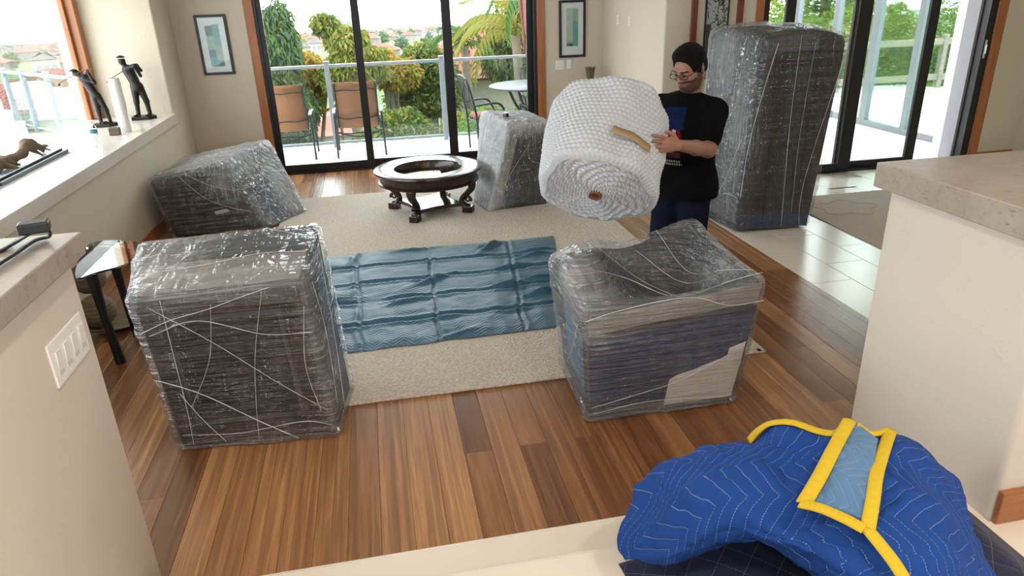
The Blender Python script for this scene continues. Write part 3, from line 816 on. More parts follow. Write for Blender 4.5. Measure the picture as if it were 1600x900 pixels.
# low armchair by the window ledge
corC = [(-2.02, 6.95, 0), (-1.14, 6.97, 0), (-0.80, 7.46, 0), (-1.95, 7.95, 0),
        (-2.13, 6.93, 0.57), (-1.47, 6.99, 0.68), (-1.15, 8.0, 0.70), (-1.98, 7.85, 0.60)]
film_c = film_mat('wrap_film_ledge', 0.55, (14, 14, 1.6), (0.25, 0.1, 0), (0.84, 0.88, 0.90), 0.04, 7.0, 0.9, 0.55)
chC, fC, ffC = wrapped('wrapped_armchair', (-1.5, 7.4, 0), 'low armchair in cloudy film standing beside the window ledge wall', corC, film_c,
  [('padding', 'charcoal', 'front', (0.03, 0.97, 0.03, 0.96), 0.012), ('seat_cushion', 'navy', 'right', (0.10, 0.55, 0.05, 0.62), 0.02), ('packing_paper', 'offwhite', 'front', [(0.55, 0.30), (0.75, 0.33), (0.72, 0.38), (0.55, 0.36)], 0.018), ('packing_paper', 'taupe', 'top', (0.04, 0.95, 0.05, 0.95), 0.01)],
  [('front', [(0.4, 0.98), (0.55, 0.6), (0.75, 0.4), (0.95, 0.3)], 0.003), ('front', [(0.5, 0.97), (0.7, 0.75), (0.95, 0.6)], 0.003), ('right', [(0.0, 0.35), (0.2, 0.3), (0.4, 0.55), (0.55, 0.95)], 0.004), ('right', [(0.1, 0.1), (0.3, 0.3), (0.5, 0.1)], 0.003), ('top', [(0.1, 0.1), (0.5, 0.4), (0.95, 0.3)], 0.003)],
  rad=0.08, body='slate', wrinkle=0.016, wscale=(5, 5, 5), zmin=0.0175, lit_milk=[('right', 0.75, 0.5, 0.3, 0.6, 1.2), ('right', 0.3, 0.9, 0.4, 0.25, 1.1), ('top', 0.5, 0.5, 0.6, 0.6, 0.8), ('front', 0.85, 0.75, 0.2, 0.3, 0.7), ('right', 0.1, 0.2, 0.15, 0.4, 0.4)], seed=7.7)

# armchair with a single brown foot sticking up, near the deck door
corD = [(1.036, 6.887, 0), (1.679, 6.980, 0), (1.70, 7.55, 0), (0.951, 7.30, 0),
        (1.275, 6.84, 0.885), (1.700, 6.95, 0.87), (1.60, 7.55, 0.885), (1.12, 7.62, 0.905)]
film_d = film_mat('wrap_film_door', 0.70, (10, 10, 2), (0.3, 0.2, 0), (0.92, 0.95, 0.97), 0.05, 9.0, 0.9, 0.56)
chD, fD, ffD = wrapped('wrapped_armchair', (1.35, 7.2, 0), 'armchair bundled in whitish film with one brown foot poking out of its top', corD, film_d,
  [('padding', 'charcoal', 'front', (0.02, 0.98, 0.02, 0.97), 0.012), ('padding_edge', 'taupe', 'front', [(0.04, 0.05), (0.20, 0.05), (0.30, 0.96), (0.14, 0.96)], 0.02), ('padding', 'navy', 'front', [(0.20, 0.05), (0.45, 0.05), (0.35, 0.40), (0.24, 0.40)], 0.018)],
  [('front', [(0.1, 0.2), (0.3, 0.5), (0.6, 0.8)], 0.003), ('front', [(0.0, 0.35), (0.2, 0.2), (0.25, 0.02)], 0.004), ('left', [(0.05, 0.3), (0.4, 0.4), (0.9, 0.2)], 0.003), ('front', [(0.5, 0.95), (0.6, 0.6), (0.95, 0.5)], 0.003)],
  rad=0.09, body='slate', wrinkle=0.014, wscale=(5, 5, 5), zmin=0.0175, lit_milk=[('left', 0.5, 0.6, 1.6, 1.6, 2.0), ('top', 0.5, 0.5, 1.6, 1.6, 2.0), ('front', 0.05, 0.2, 0.25, 0.3, 0.7)], seed=9.1)
p = fD(0.22, 0.42, 1.0)
MB().lathe([(0.032, -0.03), (0.030, 0.03), (0.026, 0.055), (0.0, 0.057)], 14, c=tuple(p)).build('foot', M['darkwood'], chD, off=(1.35, 7.2, 0), smooth='auto')

# sofa standing on its end
corE = [(3.087, 5.566, 0), (3.765, 5.516, 0), (3.78, 6.25, 0), (3.02, 6.30, 0),
        (3.145, 5.515, 1.70), (3.90, 5.50, 1.665), (3.97, 6.22, 1.70), (3.07, 6.36, 1.715)]
film_e = film_mat('wrap_film_sofa', 0.46, (12, 12, 0.40), (0, 0.03, 0), (0.70, 0.72, 0.74), 0.006, 12.0, 0.3, 0.58)
topE = zgrid([[1.66, 1.695, 1.70, 1.695, 1.64], [1.685, 1.72, 1.71, 1.71, 1.66], [1.70, 1.73, 1.73, 1.72, 1.68], [1.70, 1.72, 1.725, 1.715, 1.69]])
chE, fE, ffE = wrapped('wrapped_sofa', (3.45, 5.9, 0), 'tall dark sofa standing on end in clear film behind the man', corE, film_e,
  [('seat_cushion', 'umber', 'front', (0.04, 0.34, 0.10, 0.90), 0.016), ('seat_cushion', 'charcoal', 'front', (0.36, 0.68, 0.10, 0.90), 0.020), ('backrest', 'umber', 'front', (0.70, 0.97, 0.05, 0.96), 0.012),
   ('blanket', 'navy', 'front', (0.03, 0.97, 0.015, 0.09), 0.016), ('blanket', 'slate', 'front', (0.05, 0.66, 0.91, 0.985), 0.012), ('side_padding', 'slate', 'left', (0.05, 0.95, 0.05, 0.95), 0.012)],
  [('front', [(0.16, 0.96), (0.05, 0.70), (-0.02, 0.45), (-0.03, 0.2)], 0.005), ('front', [(0.42, 0.985), (0.46, 0.6), (0.55, 0.2), (0.6, 0.02)], 0.003), ('front', [(0.98, 0.9), (0.8, 0.3), (0.83, 0.05), (0.9, 0.02)], 0.003),
   ('front', [(0.6, 0.95), (0.62, 0.5), (0.7, 0.1)], 0.002), ('left', [(0.1, 0.5), (0.4, 0.2), (0.8, 0.05)], 0.004)],
  top=topE, rad=0.10, body='charcoal', wrinkle=0.016, wscale=(9, 9, 0.9), seed=12.4, lit_milk=[('left', 0.6, 0.85, 0.4, 0.25, 1.3), ('left', 0.25, 0.6, 0.3, 0.5, 0.9), ('top', 0.4, 0.6, 0.7, 0.5, 0.5), ('left', 0.8, 0.4, 0.2, 0.5, 0.5)], n=(18, 18, 24), filmn=(50, 46, 60), cat='sofa')
# ---------------------------------------------------------------- rugs, blanket, coffee table
def rug_mat(name, a, b, sx=70, sy=70):
    t = NT(name); v = t.coord('Object')
    vx = t.coord('Object', (sx, sy, 1))
    vor = t.new('ShaderNodeTexVoronoi', i_Vector=vx, i_Scale=1.0, feature='F1').outputs['Distance']
    nz = t.noise(v, 25, 5, 0.6); big = t.noise(v, 1.5, 3)
    c = t.mix(t.ramp(vor, [(0.15, 0.0), (0.75, 1.0)]), a, b)
    c = t.mix(t.math('MULTIPLY', nz, 0.35), c, tuple(x*0.6 for x in a))
    c = t.mix(t.math('MULTIPLY', big, 0.12), c, tuple(x*0.7 for x in a))
    h = t.math('SUBTRACT', t.math('MULTIPLY', nz, 0.5), vor)
    return t.done(t.bsdf(c, 0.95, 0, 0.15, t.bump(h, 0.7, 0.012), Sheen_Weight=0.2))
M['rug'] = rug_mat('braided_wool', (0.70, 0.62, 0.53), (0.48, 0.41, 0.34), 60, 85)
M['dinrug'] = rug_mat('dining_pile', (0.50, 0.43, 0.35), (0.38, 0.32, 0.26), 120, 120)
def rug(x0, y0, x1, y1, h, mat, name, label, nb=120):
    # rounded selvedge all round, slight waviness along the edge
    P = []; ring = []
    for i in range(nb): ring.append((x0+(x1-x0)*i/nb, y0, 0, -1))
    for i in range(nb): ring.append((x1, y0+(y1-y0)*i/nb, 1, 0))
    for i in range(nb): ring.append((x1-(x1-x0)*i/nb, y1, 0, 1))
    for i in range(nb): ring.append((x0, y1-(y1-y0)*i/nb, -1, 0))
    prof = [(0.0, 0.001), (0.004, h*0.5), (0.0, h*0.9), (-0.012, h), (-0.03, h), (-0.05, h)]
    for (x, y, nx, ny) in ring:
        wv = 0.004*noise.noise(Vector((x*6, y*6, 1)))
        P.append([Vector((x+nx*(o_+wv), y+ny*(o_+wv), z)) for (o_, z) in prof])
    mb = MB().grid(P, closed_u=True)
    nvp = len(prof)
    mb.add([(x0+0.03, y0+0.03, h+0.0003), (x1-0.03, y0+0.03, h+0.0003), (x1-0.03, y1-0.03, h+0.0003), (x0+0.03, y1-0.03, h+0.0003)], [(0, 1, 2, 3)])
    o = mb.build(name, mat, smooth='auto')
    return tag(o, label, 'rug')
rug(-1.05, 3.43, 2.17, 8.02, 0.016, M['rug'], 'wool_rug', 'large beige braided wool rug under the coffee table and teal blanket')
rug(4.01, 3.2, 7.2, 6.42, 0.012, M['dinrug'], 'dining_rug', 'pale beige patterned rug on the cream dining tiles')
# carved medallions of the dining rug
dr = [o for o in bpy.data.objects if o.name == 'dining_rug'][0]
for (cx, cy, s) in ((4.45, 5.95, 0.28), (4.60, 4.90, 0.25), (5.4, 5.6, 0.3)):
    L = [Vector((cx+s*math.cos(a)*(1+0.18*math.cos(5*a)), cy+0.8*s*math.sin(a)*(1+0.18*math.cos(5*a)), 0.0125)) for a in np.linspace(0, 2*math.pi, 60, endpoint=False)]
    MB().tube(L, 0.008, 6, flat=0.5, closed=True).build('carved_motif', plain('rug_motif', (0.40, 0.33, 0.26), 0.95), dr, smooth=True)

# --- teal moving blanket spread flat with fold creases
M['teal'] = quilt_mat('teal_quilt', (0.020, 0.082, 0.132), (0.030, 0.108, 0.168), None, 0.035, 0.16, 'chevron', False, 0.42, 0.35, 0.15)
def teal():
    NX, NY = 150, 130
    xl0, xl1 = -0.62, -0.62
    P = []; uv = []
    ucr = [0.0, 0.16, 0.46, 0.80, 1.0]; vcr = [0.0, 0.2, 0.41, 0.6, 0.8, 1.0]
    for i in range(NX+1):
        row = []
        for j in range(NY+1):
            u, v = i/NX, j/NY
            x = (-0.50+1.64*u)*(1-v)+(-0.62+2.09*u)*v
            y = 4.03+1.87*v+0.03*u*(1-v)+0.05*v*math.sin(u*6.0)*0.5
            wu = 0.014*noise.noise(Vector((v*5, 3.3, 0))); wv = 0.02*noise.noise(Vector((u*4, 7.1, 0)))
            uu, vv = u+wu, v+wv
            du = min(abs(uu-c) for c in ucr[1:-1]); dv = min(abs(vv-c) for c in vcr[1:-1])
            h = 0.020+0.012*min(1, du/0.09)*min(1, dv/0.06)
            # sharp rolled ridge beside each crease
            h += 0.030*math.exp(-((dv-0.018)/0.014)**2)*(0.45+0.55*noise.noise(Vector((u*7, round(vv*5)*3.0, 2))))
            h += 0.016*math.exp(-((du-0.012)/0.010)**2)*(0.5+0.5*noise.noise(Vector((v*8, round(uu*5)*3.0, 5))))
            h -= 0.022*math.exp(-(dv/0.009)**2)+0.016*math.exp(-(du/0.007)**2)
            h += 0.010*noise.fractal(Vector((u*7, v*6, 1.0)), 0.7, 2, 3)
            # bunched tucks near the crease crossings
            for (cu, cv, a_, ang) in ((0.46, 0.56, 0.035, 0.5), (0.80, 0.42, 0.05, -0.1), (0.80, 0.62, 0.04, 0.2), (0.72, 0.92, 0.05, 1.0), (0.40, 0.97, 0.03, 0.2), (0.16, 0.93, 0.02, 1.2), (0.52, 0.03, 0.02, 0.3), (0.9, 0.30, 0.05, 0.05), (0.9, 0.46, 0.045, 0.0), (0.35, 0.36, 0.03, 0.25), (0.9, 0.74, 0.035, 0.1), (0.08, 0.80, 0.03, 0.0), (0.08, 0.45, 0.03, 0.05)):
                a = (u-cu)*math.cos(ang)*2.0+(v-cv)*math.sin(ang)*1.9; b = -(u-cu)*math.sin(ang)*2.0+(v-cv)*math.cos(ang)*1.9
                h += a_*math.exp(-(a/0.16)**2-(b/0.028)**2)-0.35*a_*math.exp(-(a/0.16)**2-((b-0.05)/0.03)**2)
            edge = min(u, 1-u, v, 1-v)
            x += 0.012*noise.noise(Vector((v*9, 1, 4)))*(1 if edge < 0.5 else 0)
            y += 0.02*noise.noise(Vector((u*9, 2, 8)))*(1-min(1, edge*10))
            h = 0.0185+max(h-0.012, 0.002)*min(1.0, 0.35+edge*14)
            row.append(Vector((x, y, h))); uv.append((u*2.0, v*1.9))
        P.append(row)
    o = MB().grid(P).build('moving_blanket', M['teal'], smooth=True, uv=uv)
    tag(o, 'teal quilted moving blanket unfolded flat on the beige rug', 'blanket')
teal()

# --- round coffee table without its glass
ct = thing('coffee_table', (0.47, 7.10, 0.016), 'round dark wood coffee table with scroll legs and an empty ring top', 'table')
R0 = 0.545
MB().lathe([(R0-0.20, 0.452), (R0-0.13, 0.456), (R0-0.025, 0.462), (R0, 0.452), (R0+0.004, 0.438), (R0-0.01, 0.424), (R0-0.04, 0.416), (R0-0.05, 0.40), (R0-0.05, 0.345), (R0-0.035, 0.335), (R0-0.035, 0.32), (R0-0.06, 0.315), (R0-0.10, 0.32), (R0-0.20, 0.335), (R0-0.215, 0.345), (R0-0.21, 0.44), (R0-0.20, 0.452)], 72, cap=False).build('ring_top', M['darkwood'], ct, smooth='auto')
def leg_mesh(a):
    ca, sa = math.cos(a), math.sin(a)
    def at(r, z): return Vector((r*ca, r*sa, z))
    mb = MB()
    prof = [(0.43, 0.335, 0.055), (0.46, 0.30, 0.052), (0.455, 0.25, 0.044), (0.41, 0.20, 0.038), (0.36, 0.155, 0.034), (0.345, 0.11, 0.034), (0.375, 0.07, 0.040), (0.42, 0.05, 0.045)]
    L = spline([at(r, z) for r, z, _ in prof], 24)
    rr = [float(x[0]) for x in spline([(q[2], 0, 0) for q in prof], 24)]
    mb.tube(L, rr, 10, flat=0.8)
    # scroll at knee
    sc = [at(0.41+0.030*math.cos(s)*(1-s/14), 0.135+0.030*math.sin(s)*(1-s/14)) for s in np.linspace(-0.5, 6.0, 22)]
    mb.tube(sc, [0.020-0.012*i/21 for i in range(22)], 8)
    return mb
for a in (math.radians(45+18), math.radians(135+18), math.radians(225+18), math.radians(315+18)):
    lg = leg_mesh(a).build('leg', M['darkwood'], ct, smooth=True)
    ca, sa = math.cos(a), math.sin(a)
    MB().obox((0.41*ca, 0.41*sa, 0.035), (0.055*ca, 0.055*sa, 0), (-0.045*sa, 0.045*ca, 0), (0, 0, 0.034)).build('foot_block', M['darkwood'], lg, bevel=0.008)
poly = []
for q in range(4):
    a0 = math.radians(45+18+90*q); a1 = a0+math.pi/2
    p0 = Vector((math.cos(a0), math.sin(a0)))*0.40; p1 = Vector((math.cos(a1), math.sin(a1)))*0.40
    for s in np.linspace(0, 1, 14, endpoint=False):
        p = p0.lerp(p1, s); poly.append(tuple(p*(1-0.20*math.sin(math.pi*s))))
M['tableshelf'] = wood_mat('polished_walnut_shelf', (0.05, 0.022, 0.012), (0.025, 0.010, 0.006), 0.10, axis=0)
MB().prism(poly, 0.062, 0.098).build('lower_shelf', M['tableshelf'], ct, bevel=0.006)

# ---------------------------------------------------------------- framed pictures and wall plates
def art(name, label, x0, x1, z0, z1, y, blocks, mat_col, fw=0.03, bgc=(0.72, 0.72, 0.72)):
    t = thing(name, ((x0+x1)/2, y, z0), label, 'picture')
    off = ((x0+x1)/2, y, z0)
    fr = MB().box(x0, y-0.025, z0, x0+fw, y, z1).box(x1-fw, y-0.025, z0, x1, y, z1).box(x0+fw, y-0.025, z0, x1-fw, y, z0+fw).box(x0+fw, y-0.025, z1-fw, x1-fw, y, z1)
    fr.build('frame', M['blackmetal'], t, off=off)
    MB().box(x0+fw, y-0.014, z0+fw, x1-fw, y-0.001, z1-fw).build('mat_board', plain('mat_board', bgc, 0.8), t, off=off)
    for (a, b, c, d, col) in blocks:
        MB().box(x0+(x1-x0)*a, y-0.0155, z0+(z1-z0)*c, x0+(x1-x0)*b, y-0.0135, z0+(z1-z0)*d).build('colour_block', plain('print_colour', col, 0.7, 0, 0.3, 0.25, 14), t, off=off)
    MB().box(x0+fw, y-0.020, z0+fw, x1-fw, y-0.0185, z1-fw).build('glazing', M['glass'], t, off=off)
    return t
teal_, sage, pale, dark_ = (0.12, 0.34, 0.34), (0.30, 0.42, 0.34), (0.42, 0.50, 0.42), (0.05, 0.11, 0.14)
art('framed_print', 'black framed print of teal and sage blocks beside the stone window ledge', -1.96, -1.605, 1.278, 1.955, YF,
    [(0.28, 0.50, 0.66, 0.82, dark_), (0.50, 0.72, 0.50, 0.84, teal_), (0.28, 0.50, 0.42, 0.66, sage), (0.50, 0.72, 0.30, 0.50, sage), (0.28, 0.50, 0.30, 0.42, (0.03, 0.12, 0.20)), (0.28, 0.56, 0.14, 0.30, teal_), (0.56, 0.72, 0.14, 0.24, dark_), (0.56, 0.72, 0.24, 0.30, pale)], None)
art('framed_print', 'black framed print of pale green blocks above the wall switch plates', 2.44, 2.79, 1.27, 1.965, YF,
    [(0.28, 0.52, 0.30, 0.86, pale), (0.52, 0.72, 0.20, 0.64, teal_), (0.52, 0.72, 0.64, 0.86, sage), (0.28, 0.52, 0.20, 0.25, dark_), (0.28, 0.52, 0.25, 0.30, sage)], None)
tb = art('framed_print', 'black framed monochrome foliage picture between red wood trims', 3.465, 3.725, 1.15, 2.03, YD, [], None, 0.012, (0.42, 0.42, 0.42))
g = random.Random(5)
inkb = MB()
for q in range(90):
    cx = 3.48+0.23*g.random()**0.6; cz = 1.55+0.45*g.random()
    a = g.random()*6.28; L = 0.01+0.03*g.random()
    inkb.obox((cx, YD-0.0145, cz), (L*math.cos(a), 0, L*math.sin(a)), (0, 0.001, 0), (-0.004*math.sin(a), 0, 0.004*math.cos(a)))
inkb.box(3.485, YD-0.0155, 1.17, 3.53, YD-0.0135, 1.7)
inkb.v = [(min(max(p[0], 3.478), 3.712), p[1], min(max(p[2], 1.163), 2.017)) for p in inkb.v]
inkb.build('ink_foliage', plain('ink', (0.03, 0.03, 0.03), 0.7), tb, off=(3.595, YD, 1.15))
def wall_plate(name, label, c, right, up, nrm, w, h, toggles, rocker=True, dark=False):
    c, right, up, nrm = Vector(c), Vector(right), Vector(up), Vector(nrm)
    t = thing(name, c, label, 'switch plate')
    off = tuple(c)
    MB().obox(c+nrm*0.004, right*w/2, up*h/2, nrm*0.004).build('plate', M['white'], t, off=off, bevel=0.003)
    n = toggles
    for i in range(n):
        cx = c+right*((i-(n-1)/2)*w/(n+0.35))
        MB().obox(cx+nrm*0.0085, right*min(0.017, w/(n+1)/2.6), up*h*0.29, nrm*0.002).build('switch_well', plain('switch_well', (0.60, 0.60, 0.60), 0.5), t, off=off)
        k = MB()
        r_, u_ = right*min(0.0155, w/(n+1)/2.9), up*h*0.275
        z0, z1 = (0.0095, 0.016)
        k.add([cx-r_-u_+nrm*z0, cx+r_-u_+nrm*z0, cx+r_+u_+nrm*z1, cx-r_+u_+nrm*z1, cx-r_-u_+nrm*0.006, cx+r_-u_+nrm*0.006, cx+r_+u_+nrm*0.006, cx-r_+u_+nrm*0.006],
              [(0, 1, 2, 3), (0, 4, 5, 1), (1, 5, 6, 2), (2, 6, 7, 3), (3, 7, 4, 0), (7, 6, 5, 4)])
        rk = k.build('rocker', M['white'], t, off=off)
        for s in (-1, 1):
            MB().obox(cx+up*s*h*0.41+nrm*0.0085, right*0.0028, up*0.0028, nrm*0.001).build('screw', plain('screw', (0.9, 0.9, 0.9), 0.3, 0.4), t, off=off, bevel=0.0008, seg=1)
    return t
# four gang plate on the half wall
pA = onx(66.5, 540.8, -1.0); pB = onx(123.3, 486.7, -1.0); pC = onx(136, 550, -1.0); pD = onx(89.5, 605.5, -1.0)
cpl = (pA+pB+pC+pD)/4
wall_plate('switch_plate', 'white four gang rocker switch plate on the half wall under the bar top', (-1.0+0.0, cpl.y, cpl.z), (0, 1, 0), (0, 0, 1), (1, 0, 0), abs(pB.y-pA.y+pC.y-pD.y)/2, abs(pA.z-pD.z+pB.z-pC.z)/2, 4)
wall_plate('switch_plate', 'wide white switch plate on the far wall below the pale print', (2.45, YF, 1.18), (-1, 0, 0), (0, 0, 1), (0, -1, 0), 0.12, 0.115, 2)
wall_plate('outlet_plate', 'narrow white wall plate on the far wall below the pale print', (2.575, YF, 1.185), (-1, 0, 0), (0, 0, 1), (0, -1, 0), 0.07, 0.115, 1)
p1 = onx(966, 31, XR); p2 = onx(984, 33, XR)
wall_plate('thermostat', 'small white control on the lit side wall nearer the far corner', (XR, p1.y, p1.z), (0, 1, 0), (0, 0, 1), (-1, 0, 0), 0.07, 0.11, 1)
wall_plate('thermostat', 'small white control on the lit side wall nearer the dining corner', (XR, p2.y, p2.z), (0, 1, 0), (0, 0, 1), (-1, 0, 0), 0.07, 0.11, 1)

# vase on a console hidden behind the roll and wrapped chair
con = thing('console_table', (2.72, 9.1, 0), 'dark console table in the corner under the vase', 'table')
MB().box(2.45, 8.92, 0.72, 2.98, 9.30, 0.75).build('top', M['darkwood'], con, off=(2.72, 9.1, 0), bevel=0.004)
for (x_, y_) in ((2.48, 8.95), (2.95, 8.95), (2.48, 9.27), (2.95, 9.27)):
    MB().box(x_-0.02, y_-0.02, 0, x_+0.02, y_+0.02, 0.72).build('leg', M['darkwood'], con, off=(2.72, 9.1, 0))
t = NT('smoky_glass'); M['smoky'] = t.done(t.new('ShaderNodeMixShader', i_0=0.55, i_1=t.new('ShaderNodeBsdfTransparent', i_Color=(0.75, 0.72, 0.6)).outputs[0], i_2=t.bsdf((0.18, 0.16, 0.11), 0.12, 0.3, 0.8)).outputs[0])
o = MB().lathe([(0.0, 0.0), (0.055, 0.0), (0.05, 0.02), (0.042, 0.15), (0.045, 0.28), (0.058, 0.36), (0.062, 0.40), (0.070, 0.402), (0.070, 0.415), (0.056, 0.415), (0.052, 0.38), (0.04, 0.28), (0.0, 0.27)], 28, c=(2.77, 9.05, 0.75)).build('vase', M['smoky'], smooth='auto')
tag(o, 'smoky glass vase with flared rim on the corner console', 'vase')

# ---------------------------------------------------------------- ledge ornaments
M['bronze'] = plain('dark_bronze', (0.015, 0.013, 0.012), 0.38, 0.5, 0.5, 0.3, 30, 0.1)
def golfer(base, scale, rz, pose, label):
    th = thing('golfer_figurine', base, label, 'figurine')
    R_ = Matrix.Rotation(rz, 3, 'Z')
    s = SDF((-0.34, -0.34, 0.0), (0.34, 0.34, 0.62), 0.0045)
    def P(x, y, z): return tuple(R_ @ Vector((x, y, z))*scale)
    def c(a, b, ra, rb=None, k=0.012): s.cap(P(*a), P(*b), ra*scale, (rb or ra)*scale, k*scale)
    # local x: viewer right, z: up
    if pose == 'finish':
        H = (-0.045, 0, 0.50)
        c((-0.01, 0, 0.03), (-0.002, 0, 0.15), 0.017, 0.022); c((-0.002, 0, 0.15), (0.008, 0, 0.28), 0.024, 0.034)
        c((0.085, 0.01, 0.03), (0.078, 0.01, 0.15), 0.017, 0.022); c((0.078, 0.01, 0.15), (0.05, 0, 0.28), 0.024, 0.034)
        c((0.03, 0, 0.27), (0.015, 0, 0.34), 0.045, 0.040); c((0.015, 0, 0.34), (-0.01, 0, 0.42), 0.042, 0.048)
        c((-0.025, 0, 0.44), (-0.04, 0, 0.485), 0.02, 0.02); s.ell(P(*H), np.array((0.030, 0.032, 0.038))*scale, k=0.01)
        c((-0.01, -0.03, 0.435), (0.06, -0.04, 0.455), 0.022, 0.019); c((0.06, -0.04, 0.455), (0.085, -0.02, 0.37), 0.018, 0.014)
        c((-0.02, 0.03, 0.44), (0.05, 0.05, 0.45), 0.02, 0.017); c((0.05, 0.05, 0.45), (0.085, 0.03, 0.41), 0.017, 0.013)
        c((-0.01, -0.02, 0.03), (-0.03, -0.045, 0.03), 0.017, 0.012); c((0.085, -0.01, 0.03), (0.07, -0.05, 0.03), 0.017, 0.012)
        club = [P(0.05, 0.0, 0.45), P(-0.02, -0.03, 0.43), P(-0.17, -0.06, 0.35), P(-0.175, -0.06, 0.335)]
        cap_c = (P(-0.045, -0.012, 0.525))
    else:
        H = (-0.105, 0, 0.47)
        c((0.0, 0, 0.03), (-0.002, 0, 0.14), 0.015, 0.020); c((-0.002, 0, 0.14), (-0.005, 0, 0.27), 0.022, 0.030)
        c((0.075, 0.015, 0.03), (0.06, 0.01, 0.14), 0.015, 0.020); c((0.06, 0.01, 0.14), (0.025, 0, 0.27), 0.022, 0.030)
        c((0.01, 0, 0.27), (-0.015, 0, 0.34), 0.036, 0.034); c((-0.015, 0, 0.34), (-0.055, 0, 0.42), 0.036, 0.040)
        c((-0.065, 0, 0.435), (-0.09, 0, 0.455), 0.018, 0.018); s.ell(P(*H), np.array((0.032, 0.028, 0.028))*scale, k=0.008)
        c((-0.04, -0.03, 0.425), (0.035, -0.03, 0.385), 0.019, 0.015); c((0.035, -0.03, 0.385), (0.0, -0.03, 0.48), 0.015, 0.012)
        c((-0.06, 0.02, 0.43), (-0.03, 0.02, 0.44), 0.018, 0.014); c((-0.03, 0.02, 0.44), (-0.005, -0.01, 0.49), 0.014, 0.012)
        c((0.02, -0.02, 0.03), (0.0, -0.045, 0.03), 0.016, 0.012); c((0.045, -0.01, 0.03), (0.03, -0.05, 0.03), 0.016, 0.012)
        club = [P(0.045, -0.02, 0.50), P(-0.045, -0.02, 0.49), P(-0.1, -0.04, 0.46), P(-0.24, -0.05, 0.40), P(-0.245, -0.05, 0.385)]
        cap_c = P(-0.12, -0.005, 0.487)
    V, Q = s.mesh()
    np_mesh('figure', V, Q, M['bronze'], th)
    MB().lathe([(0.0, 0.0), (0.034*scale, 0.0), (0.030*scale, 0.012*scale), (0.0, 0.022*scale)], 14, c=cap_c).build('cap', M['bronze'], th, smooth=True)
    cl = MB().tube(club, 0.004*scale, 6).build('club', plain('club_shaft', (0.12, 0.09, 0.05), 0.4, 0.6), th)
    e = Vector(club[-1])
    MB().obox(e, (0.006, 0, 0), (0, 0.016*scale, 0), (0, 0, 0.009*scale)).build('club_head', M['bronze'], cl, bevel=0.003)
    R4 = Matrix.Rotation(rz, 3, 'Z')
    bm_ = MB().prism([tuple((R4 @ Vector((x*scale, y*scale, 0))).xy) for (x, y) in ((-0.05, -0.09), (0.09, -0.085), (0.14, 0.0), (0.1, 0.07), (-0.03, 0.08), (-0.07, 0.0))], 0.0, 0.028*scale)
    bm_.build('base', M['bronze'], th, bevel=0.006)
b1 = onz(165, 197, SILL); b2 = onz(220, 186, SILL)
golfer((b1.x-0.03, b1.y, SILL), 1.12, 0.0, 'swing', 'dark bronze golfer figurine leaning back next to the window trim')
golfer((b2.x, b2.y, SILL), 1.20, 0.0, 'finish', 'dark bronze golfer figurine upright against the plain end of the window bay')
# white wrapped tube leaning slightly, wooden block
wb = onz(197, 206, SILL)
P = []
for k in range(33):
    z = k/32*0.50
    P.append([Vector((wb.x-0.035*(1-k/32)*0+math.cos(a)*(0.052+0.006*noise.noise(Vector((math.cos(a)*2, math.sin(a)*2, z*9)))), wb.y+math.sin(a)*(0.052+0.006*noise.noise(Vector((math.cos(a)*2+5, math.sin(a)*2, z*9)))), SILL+0.001+z)) for a in np.linspace(0, 2*math.pi, 29)])
th = thing('paper_roll', (wb.x, wb.y, SILL), 'tall white wrapped cylinder between the two golfer figurines', 'roll')
MB().grid(P).build('wrapper', cloth('white_wrapping', (0.62, 0.60, 0.57), (0.72, 0.70, 0.68), 0.5, 18, 0.4), th, off=(wb.x, wb.y, SILL), smooth=True)
MB().lathe([(0.018, 0.495), (0.050, 0.497), (0.050, 0.485), (0.018, 0.47)], 24, c=(wb.x, wb.y, SILL)).build('core', plain('cardboard_core', (0.20, 0.13, 0.08), 0.9), th, off=(wb.x, wb.y, SILL))
kb = onz(181, 211, SILL)
o = MB().box(kb.x-0.045, kb.y-0.035, SILL+0.001, kb.x+0.045, kb.y+0.035, SILL+0.072).build('wooden_block', wood_mat('aged_wood', (0.14, 0.10, 0.06), (0.07, 0.05, 0.03), 0.6, axis=0), bevel=0.006)
tag(o, 'small brown wooden block in front of the white cylinder', 'block')
# water bottle
bt = onz(152, 229, SILL)
th = thing('water_bottle', (bt.x, bt.y, SILL), 'clear plastic water bottle with a blue green label on the ledge', 'bottle')
t = NT('clear_plastic'); M['pet'] = t.done(t.new('ShaderNodeMixShader', i_0=t.math('ADD', t.math('MULTIPLY', t.new('ShaderNodeLayerWeight', i_Blend=0.4).outputs['Facing'], 0.5), 0.12), i_1=t.new('ShaderNodeBsdfTransparent', i_Color=(0.95, 0.97, 0.98)).outputs[0], i_2=t.new('ShaderNodeBsdfGlossy', i_Roughness=0.06, i_Color=(0.9, 0.95, 1)).outputs[0]).outputs[0])
prof = [(0.0, 0.002), (0.028, 0.0), (0.032, 0.01)]
for k in range(6): prof += [(0.030, 0.02+k*0.012), (0.0325, 0.026+k*0.012)]
prof += [(0.031, 0.10), (0.031, 0.145), (0.0325, 0.152), (0.030, 0.168), (0.020, 0.185), (0.013, 0.192), (0.012, 0.202)]
MB().lathe(prof, 24).build('bottle_body', M['pet'], th, smooth=True)
MB().lathe([(0.0318, 0.10), (0.0318, 0.145)], 24, cap=False).build('label', [plain('label_teal', (0.05, 0.20, 0.25), 0.5)], th, smooth=True)
MB().lathe([(0.0322, 0.100), (0.0322, 0.116)], 24, cap=False).build('label_band', M['white'], th, smooth=True)
MB().lathe([(0.0, 0.215), (0.013, 0.215), (0.014, 0.2), (0.0, 0.2)], 18).build('cap', M['white'], th, smooth='auto')
